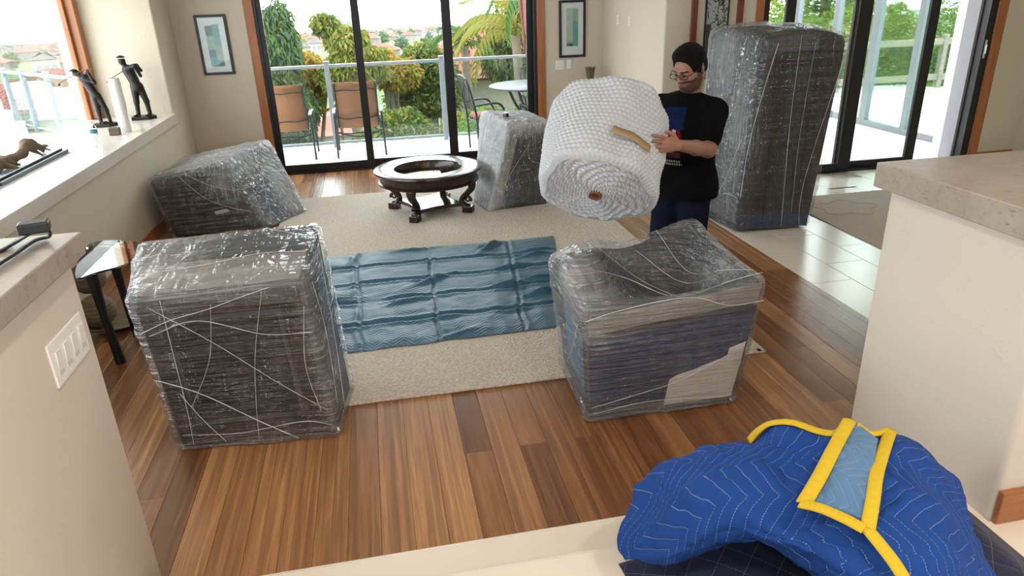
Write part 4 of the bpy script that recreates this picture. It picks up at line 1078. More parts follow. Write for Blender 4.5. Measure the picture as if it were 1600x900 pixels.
# long black trough with driftwood
th = thing('ornament_tray', (-2.62, 5.9, SILL), 'long low tray with black metal rails on the window ledge', 'tray')
of = (-2.62, 5.9, SILL)
MB().box(-2.90, 4.6, SILL+0.001, -2.535, 6.50, SILL+0.006).build('tray_plate', plain('blue_grey_glass', (0.42, 0.45, 0.55), 0.12, 0, 0.6), th, off=of)
MB().box(-2.600, 5.25, SILL+0.006, -2.585, 6.48, SILL+0.045).build('rail', M['blackmetal'], th, off=of, bevel=0.002)
MB().box(-2.575, 5.30, SILL+0.006, -2.55, 6.50, SILL+0.030).build('rail', plain('gunmetal', (0.05, 0.06, 0.065), 0.4, 0.5), th, off=of, bevel=0.002)
MB().box(-2.600, 4.62, SILL+0.006, -2.55, 5.24, SILL+0.035).build('rail', M['blackmetal'], th, off=of, bevel=0.002)
s = SDF((-2.95, 5.0, SILL-0.01), (-2.6, 6.8, SILL+0.3), 0.008)
dw = [(-2.76, 5.72, 0.03), (-2.78, 5.80, 0.07), (-2.80, 5.92, 0.06), (-2.78, 6.05, 0.055), (-2.76, 6.18, 0.07), (-2.77, 6.30, 0.12), (-2.76, 6.36, 0.11), (-2.74, 6.45, 0.07), (-2.72, 6.56, 0.06)]
rr = [0.03, 0.042, 0.045, 0.035, 0.035, 0.045, 0.04, 0.022, 0.008]
for a, b, ra, rb in zip(dw[:-1], dw[1:], rr[:-1], rr[1:]):
    s.cap((a[0], a[1], a[2]+SILL), (b[0], b[1], b[2]+SILL), ra, rb, 0.02)
for a, b, ra, rb in (((-2.78, 5.82, 0.06), (-2.68, 5.86, 0.02), 0.03, 0.012), ((-2.77, 6.3, 0.1), (-2.70, 6.36, 0.02), 0.025, 0.010), ((-2.79, 5.95, 0.05), (-2.72, 6.0, 0.015), 0.022, 0.010), ((-2.76, 6.4, 0.08), (-2.68, 6.5, 0.03), 0.02, 0.006), ((-2.76, 5.75, 0.05), (-2.84, 5.7, 0.02), 0.03, 0.015)):
    s.cap((a[0], a[1], a[2]+SILL), (b[0], b[1], b[2]+SILL), ra, rb, 0.02)
V, Q = s.mesh(); V += 0.006*np.array([[noise.noise(Vector(p*22)), noise.noise(Vector(p*22+7)), noise.noise(Vector(p*22+13))] for p in V]); V[:, 2] = np.maximum(V[:, 2], SILL+0.007)
o = np_mesh('driftwood', V, Q, cloth('driftwood_bark', (0.09, 0.055, 0.03), (0.17, 0.12, 0.075), 0.8, 40, 0.6), off=of); o.location = of
tag(o, 'gnarled piece of brown driftwood lying on the black railed tray', 'driftwood')
bd = onz(68, 239, SILL)
s = SDF((bd.x-0.1, bd.y-0.14, SILL), (bd.x+0.1, bd.y+0.14, SILL+0.12), 0.004)
s.ell((bd.x, bd.y, SILL+0.035), (0.02, 0.045, 0.02)); s.ell((bd.x, bd.y+0.045, SILL+0.052), (0.014, 0.016, 0.013)); s.cap((bd.x, bd.y-0.03, SILL+0.04), (bd.x, bd.y-0.085, SILL+0.055), 0.010, 0.006)
s.cap((bd.x, bd.y+0.05, SILL+0.052), (bd.x, bd.y+0.075, SILL+0.05), 0.006, 0.002); s.cap((bd.x, bd.y, SILL+0.006), (bd.x, bd.y, SILL+0.03), 0.008, 0.006)
V, Q = s.mesh(); o = np_mesh('bird_figurine', V, Q, plain('dark_green_bronze', (0.02, 0.03, 0.02), 0.5, 0.4), off=(bd.x, bd.y, SILL)); o.location = (bd.x, bd.y, SILL)
tag(o, 'tiny dark bird figurine beyond the driftwood on the window ledge', 'figurine')

# black webbing strap folded on the bar top
bs = lambda px, py, z: onz(px, py, z)
th = thing('lifting_strap', tuple(onz(30, 385, 1.395)), 'black padded strap folded over itself on the limestone bar top', 'strap')
so = tuple(onz(30, 385, 1.395))
def ribbon(ctrl, width_dir, w, n=30):
    L = spline(ctrl, n); wd = Vector(width_dir).normalized()*w/2
    return [[p-wd, p+wd] for p in L]
M['strap'] = cloth('black_webbing', (0.010, 0.010, 0.012), (0.03, 0.03, 0.034), 0.55, 60, 0.3)
P = ribbon([onz(px, py, z) for px, py, z in ((-30, 404, 1.40), (0, 390, 1.402), (25, 376, 1.415), (50, 361, 1.45), (70, 355, 1.462), (79, 362, 1.44), (76, 371, 1.405), (55, 377, 1.402), (25, 397, 1.402), (-30, 432, 1.40))], (0.5, -0.8, 0.1), 0.035, 70)
MB().grid(P).build('webbing_loop', M['strap'], th, off=so, smooth=True, solid=0.006)
pa = onz(28, 358, 1.475); pb = onz(78, 351, 1.475); pm = (pa+pb)/2; pd_ = (pb-pa)/2
MB().obox(pm, pd_, Vector((pd_.y, -pd_.x, 0)).normalized()*0.028, Vector((0, 0, 0.016))).build('pad', plain('black_rubber', (0.015, 0.016, 0.02), 0.45), th, off=so, bevel=0.006)
# glass side table
sc_ = (-1.70, 4.55, 0)
th = thing('side_table', sc_, 'small glass topped side table with black legs behind the half wall', 'table')
a_ = [(118, 433), (150, 425), (185, 416), (215, 404), (215, 390), (210, 377), (150, 377), (128, 395)]
pts = [onz(px, py, 0.62) for px, py in a_]
M['tableglass'] = glass_mat('table_glass', (0.85, 0.93, 0.90), 0.9, 0.25)
lobe = spline([(p.x, p.y, 0) for p in pts], 40, closed=True)
MB().prism([(p.x, p.y) for p in lobe], 0.608, 0.62).build('glass_top', M['tableglass'], th, off=sc_)
for (x_, y_) in ((-1.60, 4.60), (-1.78, 4.75), (-1.77, 4.35)):
    MB().tube([(x_, y_, 0.606), (x_+0.02, y_-0.03, 0.34), (x_+0.05, y_-0.05, 0.004)], [0.035, 0.024, 0.030], 10, flat=0.5).build('leg', M['blackmetal'], th, off=sc_, smooth='auto')
o = th
# woven balls in a leaf tray on the floor
def ball(c, r, label):
    P = []
    for i in range(49):
        ph = math.pi*i/48
        row = []
        for j in range(49):
            t_ = 2*math.pi*j/48
            rr_ = r*(1+0.025*math.sin(26*ph+3*math.sin(t_)))
            row.append(Vector((c[0]+rr_*math.sin(ph)*math.cos(t_), c[1]+rr_*math.sin(ph)*math.sin(t_), c[2]+rr_*math.cos(ph))))
        P.append(row)
    mb = MB().grid(P)
    o = mb.build('woven_ball', wood_mat('twisted_rattan', (0.25, 0.19, 0.13), (0.11, 0.08, 0.05), 0.7, axis=0, sc=3), off=c, smooth=True); o.location = c
    tag(o, label, 'ball', 'woven balls')
bb = onz(150, 518, 0.0)
ball((-2.0, 4.86, 0.150), 0.115, 'woven brown ball resting in the leaf shaped tray on the floor')
ball((-2.06, 5.00, 0.345), 0.11, 'woven brown ball stacked on top of the other one')
lt = []
for i in range(25):
    s_ = i/24
    row = []
    for j in range(13):
        q = j/12*2-1
        w_ = 0.14*math.sin(math.pi*min(1, s_*0.92+0.06))**0.7
        x_ = -2.06+0.36*s_; y_ = 4.76+0.30*s_
        row.append(Vector((x_-q*w_*0.64, y_+q*w_*0.77, 0.006+0.03*q*q+0.03*(2*s_-1)**2)))
    lt.append(row)
o = MB().grid(lt).build('leaf_tray', wood_mat('carved_tray', (0.26, 0.20, 0.13), (0.14, 0.10, 0.06), 0.5, axis=0), smooth=True, solid=0.006)
tag(o, 'leaf shaped carved tray on the floor holding a woven ball', 'tray')
# ---------------------------------------------------------------- bubble wrap roll
RB = np.array(ony(931, 300, 3.38)); RT = np.array(ony(955, 176, 3.72))
RAX = RT-RB; RLEN = float(np.linalg.norm(RAX)); RAX /= RLEN
RR = 0.305
_s = np.cross(RAX, np.array([0, 1, 0.3])); _s /= np.linalg.norm(_s); _q = np.cross(RAX, _s)
t = NT('bubble_film')
nr = t.bump(t.noise(t.coord('Object'), 60, 3), 0.3, 0.004)
bd_ = t.bsdf((0.60, 0.62, 0.66), 0.18, 0, 0.7, nr)
M['bubble'] = t.done(t.new('ShaderNodeMixShader', i_0=0.35, i_1=bd_, i_2=t.new('ShaderNodeBsdfTranslucent', i_Color=(0.88, 0.89, 0.92)).outputs[0]).outputs[0])
ROLL = thing('bubble_wrap_roll', tuple(RB), 'big white roll of bubble wrap held tilted in the air by the man', 'roll')
def roll_pt(th, s, r): return RB+RAX*(s*RLEN)+(math.cos(th)*_s+math.sin(th)*_q)*r
NT_, NL_ = 616, 176
cells = 76; rows_ = 21
TH = np.linspace(0, 2*np.pi, NT_, endpoint=False); SS = np.linspace(0, 1, NL_)
T2, S2 = np.meshgrid(TH, SS, indexing='ij')
a = T2/(2*np.pi)*cells; b = S2*rows_
rowi = np.floor(b); fa = (a+0.5*(rowi % 2)) % 1-0.5; fb = b-rowi-0.5
bub = np.sqrt(np.clip(1-(fa/0.46)**2-(fb/0.46)**2, 0, 1))*0.0085
low = 0.010*np.sin(3*T2+4*S2)+0.008*np.sin(5*T2-6*S2+1.0)+0.006*np.sin(9*T2+2*np.sin(7*S2))
endr = -0.035*np.clip((np.abs(S2-0.5)-0.44)/0.06, 0, 1)**2
Rr = RR+bub+low+endr
P3 = RB+RAX*(S2*RLEN)[..., None]+(np.cos(T2)*Rr)[..., None]*_s+(np.sin(T2)*Rr)[..., None]*_q
V = P3.reshape(-1, 3)
i, j = np.meshgrid(np.arange(NT_), np.arange(NL_-1), indexing='ij'); i2 = (i+1) % NT_
Q = np.stack([i*NL_+j, i2*NL_+j, i2*NL_+j+1, i*NL_+j+1], -1).reshape(-1, 4)
np_mesh('outer_layers', V, Q, M['bubble'], ROLL, off=RB)
def roll_end(s, sgn):
    NR, NA = 70, 260
    rr = np.linspace(0.022, 1, NR); aa = np.linspace(0, 2*np.pi, NA, endpoint=False)
    R2, A2 = np.meshgrid(rr, aa, indexing='ij')
    edge = RR-0.033+0.010*np.sin(3*A2+4*s)+0.008*np.sin(5*A2-6*s+1.0)+0.006*np.sin(9*A2+2*np.sin(7*s))
    spir = 0.006*np.sin(2*np.pi*(R2*17-A2/(2*np.pi)))+0.005*np.sin(A2*41+R2*60)*R2+0.006*np.sin(A2*17-R2*37)
    dome = 0.022*(1-R2**2)*0.0+0.012*np.cos(R2*3.1)
    X = RB+RAX*(s*RLEN)+sgn*RAX*(spir+dome)[..., None]+(np.cos(A2)*R2*edge)[..., None]*_s+(np.sin(A2)*R2*edge)[..., None]*_q
    i, j = np.meshgrid(np.arange(NR-1), np.arange(NA), indexing='ij'); j2 = (j+1) % NA
    q = np.stack([i*NA+j, i*NA+j2, (i+1)*NA+j2, (i+1)*NA+j], -1).reshape(-1, 4)
    if sgn > 0: q = q[:, ::-1]
    np_mesh('spiral_end', X.reshape(-1, 3), q, M['bubble'], ROLL, off=RB)
roll_end(0.0, -1); roll_end(1.0, 1)
Mr = Matrix((tuple(_s), tuple(_q), tuple(RAX))).transposed()
MB().lathe([(0.020, -0.026), (0.034, -0.030), (0.034, 0.10), (0.020, 0.10), (0.020, -0.026)], 24, M=Mr, cap=False).build('cardboard_core', plain('core_brown', (0.16, 0.07, 0.035), 0.85), ROLL)
MB().lathe([(0.0, -0.024), (0.0215, -0.024)], 24, M=Mr, cap=False).build('core_hollow', plain('core_dark', (0.07, 0.03, 0.018), 0.9), ROLL)
def roll_hit(px, py, extra=0.0):
    d = ray(px, py); o = np.array([0, 0, CAM_H])
    d2 = d-RAX*(d@RAX); w = o-RB; w2 = w-RAX*(w@RAX)
    A = d2@d2; B = 2*d2@w2; C_ = w2@w2-(RR+extra)**2
    disc = max(B*B-4*A*C_, 0)
    tt = (-B-math.sqrt(disc))/(2*A)
    return Vector(o+d*tt)
# brown tape holding the roll end
tp = [(958, 201), (968, 205), (980, 209), (992, 214), (1001, 221), (1010, 228), (1016, 233)]
ctr = [roll_hit(px, py, 0.022) for px, py in tp]
wd = Vector(RAX)
L = spline(ctr, 24)
MB().grid([[p-wd*0.022, p, p+wd*0.022] for p in L]).build('packing_tape', plain('kraft_tape', (0.30, 0.20, 0.10), 0.45, 0, 0.5, 0.1), ROLL, off=tuple(RB), smooth=True, solid=0.002)

# ---------------------------------------------------------------- the man
base = Vector((1.83, 4.02, 0.0))
man = thing('person', tuple(base), 'dark haired man in glasses and black T-shirt holding the bubble wrap roll', 'person')
skin = NT('skin'); sv = skin.coord('Object')
M['skin'] = skin.done(skin.bsdf(skin.mix(skin.noise(sv, 18, 4), (0.25, 0.120, 0.080), (0.31, 0.155, 0.105)), 0.5, 0, 0.4, skin.bump(skin.noise(sv, 120, 3), 0.1, 0.002), Subsurface_Weight=0.08))
M['stubble'] = plain('dark_stubble', (0.075, 0.042, 0.032), 0.7, 0, 0.3, 0.3, 90)
M['lips'] = plain('lips', (0.27, 0.10, 0.085), 0.45)
M['hair'] = plain('black_hair', (0.003, 0.0025, 0.0025), 0.7, 0, 0.15, 0.5, 60, 0.8)
M['tee'] = cloth('black_jersey', (0.002, 0.002, 0.0025), (0.005, 0.005, 0.006), 0.95, 14, 0.4, 0.08)
M['jeans'] = cloth('dark_navy_denim', (0.004, 0.005, 0.014), (0.007, 0.010, 0.024), 0.9, 20, 0.4, 0.1)
C0 = np.array(ony(1077, 106, 3.96))          # head centre
dxy = np.array([-0.86, -0.51, 0.0]); dxy /= np.linalg.norm(dxy)
hl = np.array([-dxy[1], dxy[0], 0.0])         # his left
pit = math.radians(24)
hf = dxy*math.cos(pit)+np.array([0, 0, -math.sin(pit)])
hu = np.cross(hf, hl); hu /= np.linalg.norm(hu)
HM = np.array([hf, hl, hu])
def H(f, l, u): return C0+hf*f+hl*l+hu*u
tf = np.array([-0.72, -0.69, 0.0]); tf /= np.linalg.norm(tf); tl = np.array([-tf[1], tf[0], 0.0])
SHL = np.array(ony(1113, 174, 3.90)); 
CH = np.array([base.x+0.005, base.y, 1.385])
SHL = CH+tl*0.175+np.array([0, 0, -0.005]); SHR = CH-tl*0.175
ELB = np.array(ony(1106, 234, 3.77)); HD = np.array(roll_hit(1030, 225, 0.030)); WR = np.array(ony(1060, 227, HD[1]+0.035))
ELR = SHR+np.array([-0.10, -0.05, -0.24]); WRR = np.array([1.45, 3.86, 1.13]); 
body = SDF((1.20, 3.25, -0.01), (2.25, 4.45, 1.86), 0.0048)
# head
body.ell(H(-0.012, 0, 0.022), (0.098, 0.076, 0.098), HM, 0.02)
body.ell(H(0.030, 0, -0.035), (0.062, 0.060, 0.085), HM, 0.03)
body.ell(H(0.052, 0, -0.088), (0.034, 0.034, 0.026), HM, 0.03)      # chin
body.cap(H(-0.005, 0.050, -0.055), H(0.048, 0.022, -0.088), 0.020, 0.018, 0.03)
body.cap(H(-0.005, -0.050, -0.055), H(0.048, -0.022, -0.088), 0.020, 0.018, 0.03)
body.cap(H(0.078, 0.042, 0.026), H(0.088, 0.012, 0.024), 0.011, 0.011, 0.015)      # brow
body.cap(H(0.078, -0.042, 0.026), H(0.088, -0.012, 0.024), 0.011, 0.011, 0.015)
for sd in (-1, 1):
    body.ell(H(0.092, sd*0.031, 0.004), (0.016, 0.018, 0.012), HM, 0.012, 'sub')
    body.ell(H(0.074, sd*0.031, 0.002), (0.013, 0.014, 0.011), HM, 0.006)           # lowered lid
    body.ell(H(0.062, sd*0.044, -0.026), (0.022, 0.020, 0.018), HM, 0.02)           # cheekbone
    body.ell(H(-0.012, sd*0.078, -0.004), (0.020, 0.008, 0.030), HM, 0.008)         # ear
    body.cap(H(-0.020, sd*0.083, 0.022), H(-0.006, sd*0.082, -0.030), 0.005, 0.005, 0.006)
body.cap(H(0.088, 0, 0.016), H(0.110, 0, -0.022), 0.009, 0.013, 0.012)
body.ell(H(0.100, 0.012, -0.028), (0.010, 0.009, 0.008), HM, 0.008); body.ell(H(0.100, -0.012, -0.028), (0.010, 0.009, 0.008), HM, 0.008)
body.cap(H(0.086, 0.020, -0.056), H(0.092, 0, -0.053), 0.006, 0.007, 0.008); body.cap(H(0.086, -0.020, -0.056), H(0.092, 0, -0.053), 0.006, 0.007, 0.008)
body.cap(H(0.084, 0.016, -0.066), H(0.088, -0.016, -0.066), 0.007, 0.007, 0.008)
NB = CH+np.array([0.0, 0.0, 0.045])
body.cap(H(-0.035, 0, -0.06), NB, 0.058, 0.062, 0.04)
# trunk, arms, legs
body.cap(SHL-tl*0.03, SHR+tl*0.03, 0.062, 0.062, 0.06)
body.cap(CH+np.array([0, 0, -0.10]), CH+np.array([0, 0, -0.38]), 0.105, 0.095, 0.05)
HIP = np.array([base.x, base.y, 0.90])
body.cap(HIP+tl*0.07, HIP-tl*0.07, 0.09, 0.09, 0.05)
body.cap(SHL, ELB, 0.050, 0.041, 0.03); body.cap(ELB, ELB*0.55+WR*0.45, 0.043, 0.040, 0.03); body.cap(ELB*0.55+WR*0.45, WR, 0.040, 0.028, 0.02)
body.cap(SHR, ELR, 0.050, 0.041, 0.03); body.cap(ELR, WRR, 0.041, 0.028, 0.02)
for sd in (1, -1):
    hp = HIP+tl*sd*0.085; kn = np.array([base.x+tl[0]*sd*0.10+tf[0]*0.02, base.y+tl[1]*sd*0.10+tf[1]*0.02, 0.49]); an = np.array([base.x+tl[0]*sd*0.11-tf[0]*0.02, base.y+tl[1]*sd*0.11-tf[1]*0.02, 0.09])
    body.cap(hp, kn, 0.080, 0.055, 0.04); body.cap(kn, an, 0.052, 0.036, 0.03); body.cap(an, an+tf*0.11+np.array([0, 0, -0.02]), 0.034, 0.026, 0.03)
# left hand: palm, thumb, four fingers on the tape
hd = HD-WR; hd /= np.linalg.norm(hd)
up = np.array([0, 0, 1.0]); hn = np.cross(hd, up); hn /= np.linalg.norm(hn); hv = np.cross(hn, hd)   # hn points into / away from the roll, hv up
toc = np.array([0, 0, CAM_H])-HD
if hn@toc < 0: hn = -hn
PC = WR+hd*0.055
body.ell(PC, (0.052, 0.040, 0.018), np.array([hd, hv, hn]), 0.02)
def finger(root, dirs, lens, r0, r1):
    p = np.array(root)
    rs = np.linspace(r0, r1, len(lens)+1)
    for q, (d_, L_) in enumerate(zip(dirs, lens)):
        d_ = np.array(d_); d_ = d_/np.linalg.norm(d_); e = p+d_*L_
        body.cap(p, e, rs[q], rs[q+1], 0.006); p = e
KN = WR+hd*0.092
for q, (off_, ln) in enumerate(((0.030, 1.0), (0.010, 1.08), (-0.010, 1.0), (-0.028, 0.82))):
    bend = (0.10, 0.45, 0.65, 0.75)[q]
    d1_ = hd-hn*bend*0.35+hv*(0.12, 0.0, -0.10, -0.2)[q]; d2_ = hd*0.85-hn*bend*0.9+hv*(0.1, -0.05, -0.15, -0.25)[q]; d3_ = hd*0.5-hn*bend*1.2+hv*(0.05, -0.1, -0.2, -0.3)[q]
    finger(KN+hv*off_+hd*(-0.012*abs(q-1)), (d1_, d2_, d3_), (0.040*ln, 0.026*ln, 0.021*ln), 0.0095, 0.0078)
finger(WR+hd*0.025+hv*0.026+hn*0.004, (hd*0.75+hv*0.75, hd*1.0+hv*0.35, hd*1.0+hv*0.05), (0.032, 0.030, 0.024), 0.013, 0.0085)
# right hand behind the roll
rd = np.array([-0.75, -0.55, 0.1]); rd /= np.linalg.norm(rd)
body.ell(WRR+rd*0.05, (0.05, 0.04, 0.018), np.array([rd, [0, 0, 1], np.cross(rd, [0, 0, 1])]), 0.02)
for q in range(4): finger(WRR+rd*0.09+up*(0.028-0.019*q), (rd, rd), (0.04, 0.035), 0.009, 0.008)
finger(WRR+rd*0.02+up*0.03, (rd+up*0.8, rd), (0.035, 0.03), 0.012, 0.009)
V, Q = body.mesh()
fc = V[Q].mean(1); lc = (fc-C0) @ HM.T
mi = np.zeros(len(Q), int)
jaw = (lc[:, 2] < -0.034-0.0*lc[:, 0]) & (lc[:, 2] > -0.125) & (lc[:, 0] > 0.0) & (np.abs(lc[:, 1]) < 0.075) & ((lc[:, 2] < -0.058) | (np.abs(lc[:, 1]) > 0.045) | ((lc[:, 2] < -0.036) & (lc[:, 2] > -0.052)))
side = (lc[:, 0] > -0.004) & (lc[:, 0] < 0.025) & (lc[:, 2] < 0.012) & (lc[:, 2] > -0.10) & (np.abs(lc[:, 1]) > 0.05)
mi[jaw | side] = 1
lip = (lc[:, 0] > 0.082) & (np.abs(lc[:, 1]) < 0.022) & (lc[:, 2] > -0.073) & (lc[:, 2] < -0.051); mi[lip] = 2
brow = (lc[:, 0] > 0.055) & (np.abs(lc[:, 1]) > 0.012) & (np.abs(lc[:, 1]) < 0.052) & (lc[:, 2] > 0.022) & (lc[:, 2] < 0.028); mi[brow] = 3
lash = (lc[:, 0] > 0.070) & (np.abs(np.abs(lc[:, 1])-0.031) < 0.014) & (lc[:, 2] > -0.010) & (lc[:, 2] < -0.004); mi[lash] = 3
np_mesh('body', V, Q, [M['skin'], M['stubble'], M['lips'], M['hair']], man, off=base, mi=mi)
# hair
hs = SDF(C0-0.17, C0+0.17, 0.004)
hs.ell(H(-0.016, 0, 0.034), (0.106, 0.086, 0.103), HM, 0.02)
hs.ell(H(0.02, 0, 0.095), (0.070, 0.066, 0.034), HM, 0.03)
hs.ell(H(-0.06, 0, -0.01), (0.056, 0.074, 0.075), HM, 0.02)
for sd in (-1, 1): hs.cap(H(0.0, sd*0.070, 0.03), H(0.006, sd*0.074, -0.012), 0.014, 0.008, 0.01)
hs.ell(H(0.118, 0, 0.012), (0.095, 0.078, 0.076), HM, 0.010, 'sub')
hs.ell(H(0.06, 0, -0.10), (0.09, 0.10, 0.085), HM, 0.012, 'sub')
V, Q = hs.mesh()
V = V+np.array([hu*0.003*noise.noise(Vector(p*70)) for p in V])
np_mesh('hair', V, Q, M['hair'], man, off=base)
# glasses
gl = MB()
for sd in (-1, 1):
    cpt = (0.108, sd*0.033, 0.002)
    L = [H(cpt[0]-0.10*(abs(math.cos(a)*0.026*sd+cpt[1])-0.033)*1.0, cpt[1]+0.026*math.cos(a), cpt[2]+0.017*math.sin(a)) for a in np.linspace(0, 2*math.pi, 26, endpoint=False)]
    gl.tube(L, 0.0022, 6, closed=True)
    gl.tube([H(0.100, sd*0.062, 0.006), H(0.06, sd*0.078, 0.008), H(-0.01, sd*0.084, 0.012), H(-0.035, sd*0.082, -0.01)], 0.0022, 6)
    gl.tube([H(0.103, sd*0.058, 0.006), H(0.100, sd*0.063, 0.006)], 0.003, 6)
gl.tube([H(0.112, 0.009, 0.004), H(0.116, 0, 0.007), H(0.112, -0.009, 0.004)], 0.002, 6)
go = gl.build('glasses', plain('dark_frame', (0.012, 0.01, 0.012), 0.3), man, off=tuple(base), smooth=True)
for sd in (-1, 1):
    MB().add([H(0.108, sd*0.033+0.025*math.cos(a), 0.002+0.016*math.sin(a)) for a in np.linspace(0, 2*math.pi, 20, endpoint=False)], [tuple(range(20))]).build('lens', glass_mat('spectacle_lens', (0.97, 0.97, 0.97), 0.4, 0.06), go, off=tuple(base), fix=False)
# T-shirt
sh = SDF((1.40, 3.55, 0.70), (2.25, 4.45, 1.60), 0.005)
sh.cap(SHL-tl*0.02, SHR+tl*0.02, 0.078, 0.078, 0.05)
sh.cap(CH+np.array([0, 0, -0.02])+tf*0.02, CH+np.array([0, 0, -0.20])+tf*0.025, 0.135, 0.150, 0.06)
for sd in (1, -1):
    sh.cap(CH+tl*sd*0.075+np.array([0, 0, -0.05]), CH+tl*sd*0.06+np.array([0, 0, -0.46]), 0.118, 0.122, 0.05)
sh.cap(CH-tl*0.075+np.array([0, 0, -0.44]), CH+tl*0.075+np.array([0, 0, -0.44]), 0.145, 0.145, 0.04); sh.cap(CH-tl*0.07+np.array([0, 0, -0.52]), CH+tl*0.07+np.array([0, 0, -0.52]), 0.145, 0.145, 0.04)
sh.cap(NB+np.array([0, 0, -0.012]), NB+np.array([0, 0, -0.06]), 0.072, 0.10, 0.03)
sl = SHL*0.32+ELB*0.68; sh.cap(SHL, sl, 0.072, 0.066, 0.035)
sr = SHR*0.35+ELR*0.65; sh.cap(SHR, sr, 0.072, 0.066, 0.035)
sh.halfspace((0, 0, 0.865), (0, 0, -1))
V, Q = sh.mesh()
V = V+np.array([tf*0.006*noise.fractal(Vector((p[0]*5, p[1]*5, p[2]*9)), 0.6, 2, 3) for p in V])
fc = V[Q].mean(1)-CH; s_ = fc @ tl; f_ = fc @ tf; z_ = fc[:, 2]
mi = np.zeros(len(Q), int); fr_ = f_ > 0.05
s0 = s_+0.010
mi[fr_ & (z_ > -0.125) & (z_ < 0.03) & (np.abs(s0-0.12*z_) < 0.062+0.25*np.maximum(0, -z_-0.06))] = 1
st = (z_ <= -0.095) & (z_ > -0.215) & (np.abs(s0) < 0.065)
slant = s0+0.22*(z_+0.155)
mi[fr_ & st] = 0
mi[fr_ & st & (slant > -0.055) & (slant < -0.030)] = 2; mi[fr_ & st & (slant >= -0.030) & (slant < 0.004)] = 3; mi[fr_ & st & (slant >= 0.004) & (slant < 0.024)] = 2
mi[fr_ & st & (slant >= 0.024) & (slant < 0.050)] = 3
mi[fr_ & (z_ <= -0.225) & (z_ > -0.262) & (np.abs(s0) < 0.05)] = 4
for zz in (-0.285, -0.305):
    mi[fr_ & (np.abs(z_-zz) < 0.006) & (np.abs(s0) < 0.05) & ((s0*70) % 1 > 0.35)] = 2
np_mesh('t_shirt', V, Q, [M['tee'], plain('print_navy', (0.004, 0.013, 0.055), 0.9, 0, 0.1, 0.5, 20), plain('print_white', (0.42, 0.42, 0.43), 0.9, 0, 0.1), plain('print_red', (0.14, 0.008, 0.018), 0.9, 0, 0.1), plain('print_maroon', (0.06, 0.006, 0.012), 0.8)], man, off=base, mi=mi)
# trousers and shoes
tr = SDF((1.45, 3.60, 0.02), (2.2, 4.4, 1.08), 0.008)
tr.cap(HIP+tl*0.07+np.array([0, 0, 0.04]), HIP-tl*0.07+np.array([0, 0, 0.04]), 0.112, 0.112, 0.04)
for sd in (1, -1):
    hp = HIP+tl*sd*0.085; kn = np.array([base.x+tl[0]*sd*0.10+tf[0]*0.02, base.y+tl[1]*sd*0.10+tf[1]*0.02, 0.49]); an = np.array([base.x+tl[0]*sd*0.11-tf[0]*0.02, base.y+tl[1]*sd*0.11-tf[1]*0.02, 0.10])
    tr.cap(hp, kn, 0.102, 0.082, 0.03); tr.cap(kn, an, 0.080, 0.070, 0.03)
V, Q = tr.mesh(); V = V+np.array([tf*0.008*noise.fractal(Vector((p[0]*6, p[1]*6, p[2]*12)), 0.6, 2, 3) for p in V])
np_mesh('trousers', V, Q, M['jeans'], man, off=base)
for sd in (1, -1):
    an = np.array([base.x+tl[0]*sd*0.11, base.y+tl[1]*sd*0.11, 0.0])
    ss = SDF(an+np.array([-0.25, -0.25, 0.016]), an+np.array([0.25, 0.25, 0.2]), 0.007)
    ss.cap(an+np.array([0, 0, 0.062])-tf*0.05, an+np.array([0, 0, 0.055])+tf*0.14, 0.045, 0.040, 0.03); ss.cap(an+np.array([0, 0, 0.07])-tf*0.04, an+np.array([0, 0, 0.12])-tf*0.03, 0.045, 0.045, 0.03)
    V, Q = ss.mesh(); V[:, 2] = np.maximum(V[:, 2], 0.018)
    np_mesh('shoe', V, Q, plain('dark_shoe', (0.02, 0.02, 0.022), 0.5), man, off=base)

# ---------------------------------------------------------------- blue quilted blankets piled on the landing
M['royal'] = quilt_mat('royal_blue_quilt', (0.004, 0.040, 0.21), (0.007, 0.057, 0.28), (0.34, 0.44, 0.60), 0.046, 0.30, 'chevron', True, 0.85, 0.55, 0.0)
M['navyq'] = quilt_mat('navy_diamond_quilt', (0.006, 0.010, 0.035), (0.012, 0.018, 0.055), (0.30, 0.30, 0.32), 0.11, 0.3, 'diamond', True, 0.8, 0.4, 0.1)
M['paleblue'] = quilt_mat('pale_blue_quilt', (0.07, 0.17, 0.33), (0.10, 0.215, 0.40), (0.30, 0.40, 0.52), 0.036, 0.20, 'chevron', False, 0.8, 0.6, 0.15)
M['yellow'] = cloth('yellow_binding', (0.54, 0.36, 0.015), (0.64, 0.46, 0.03), 0.75, 60, 0.4)
def cpatch(ctrl, nu, nv, noise_amp=0.0, nsc=5.0, seed=0):
    G = patch([[onz(*q) for q in r] for r in ctrl], nu, nv)
    if noise_amp:
        n_u, n_v = len(G), len(G[0])
        out = []
        for i in range(n_u):
            row = []
            for j in range(n_v):
                p = G[i][j]
                a = G[min(i+1, n_u-1)][j]-G[max(i-1, 0)][j]; b = G[i][min(j+1, n_v-1)]-G[i][max(j-1, 0)]
                n_ = a.cross(b); n_ = n_.normalized() if n_.length > 1e-9 else Vector((0, 0, 1))
                if n_.z < 0: n_ = -n_
                f1 = noise.fractal(Vector((p.x*nsc+seed, p.y*nsc, p.z*nsc)), 0.6, 2.0, 4)
                f2 = abs(noise.noise(Vector((p.x*3.1+seed, p.y*4.3, 2.0))))
                row.append(p+n_*noise_amp*(f1+0.8*(0.5-f2)))
            out.append(row)
        G = out
    return G
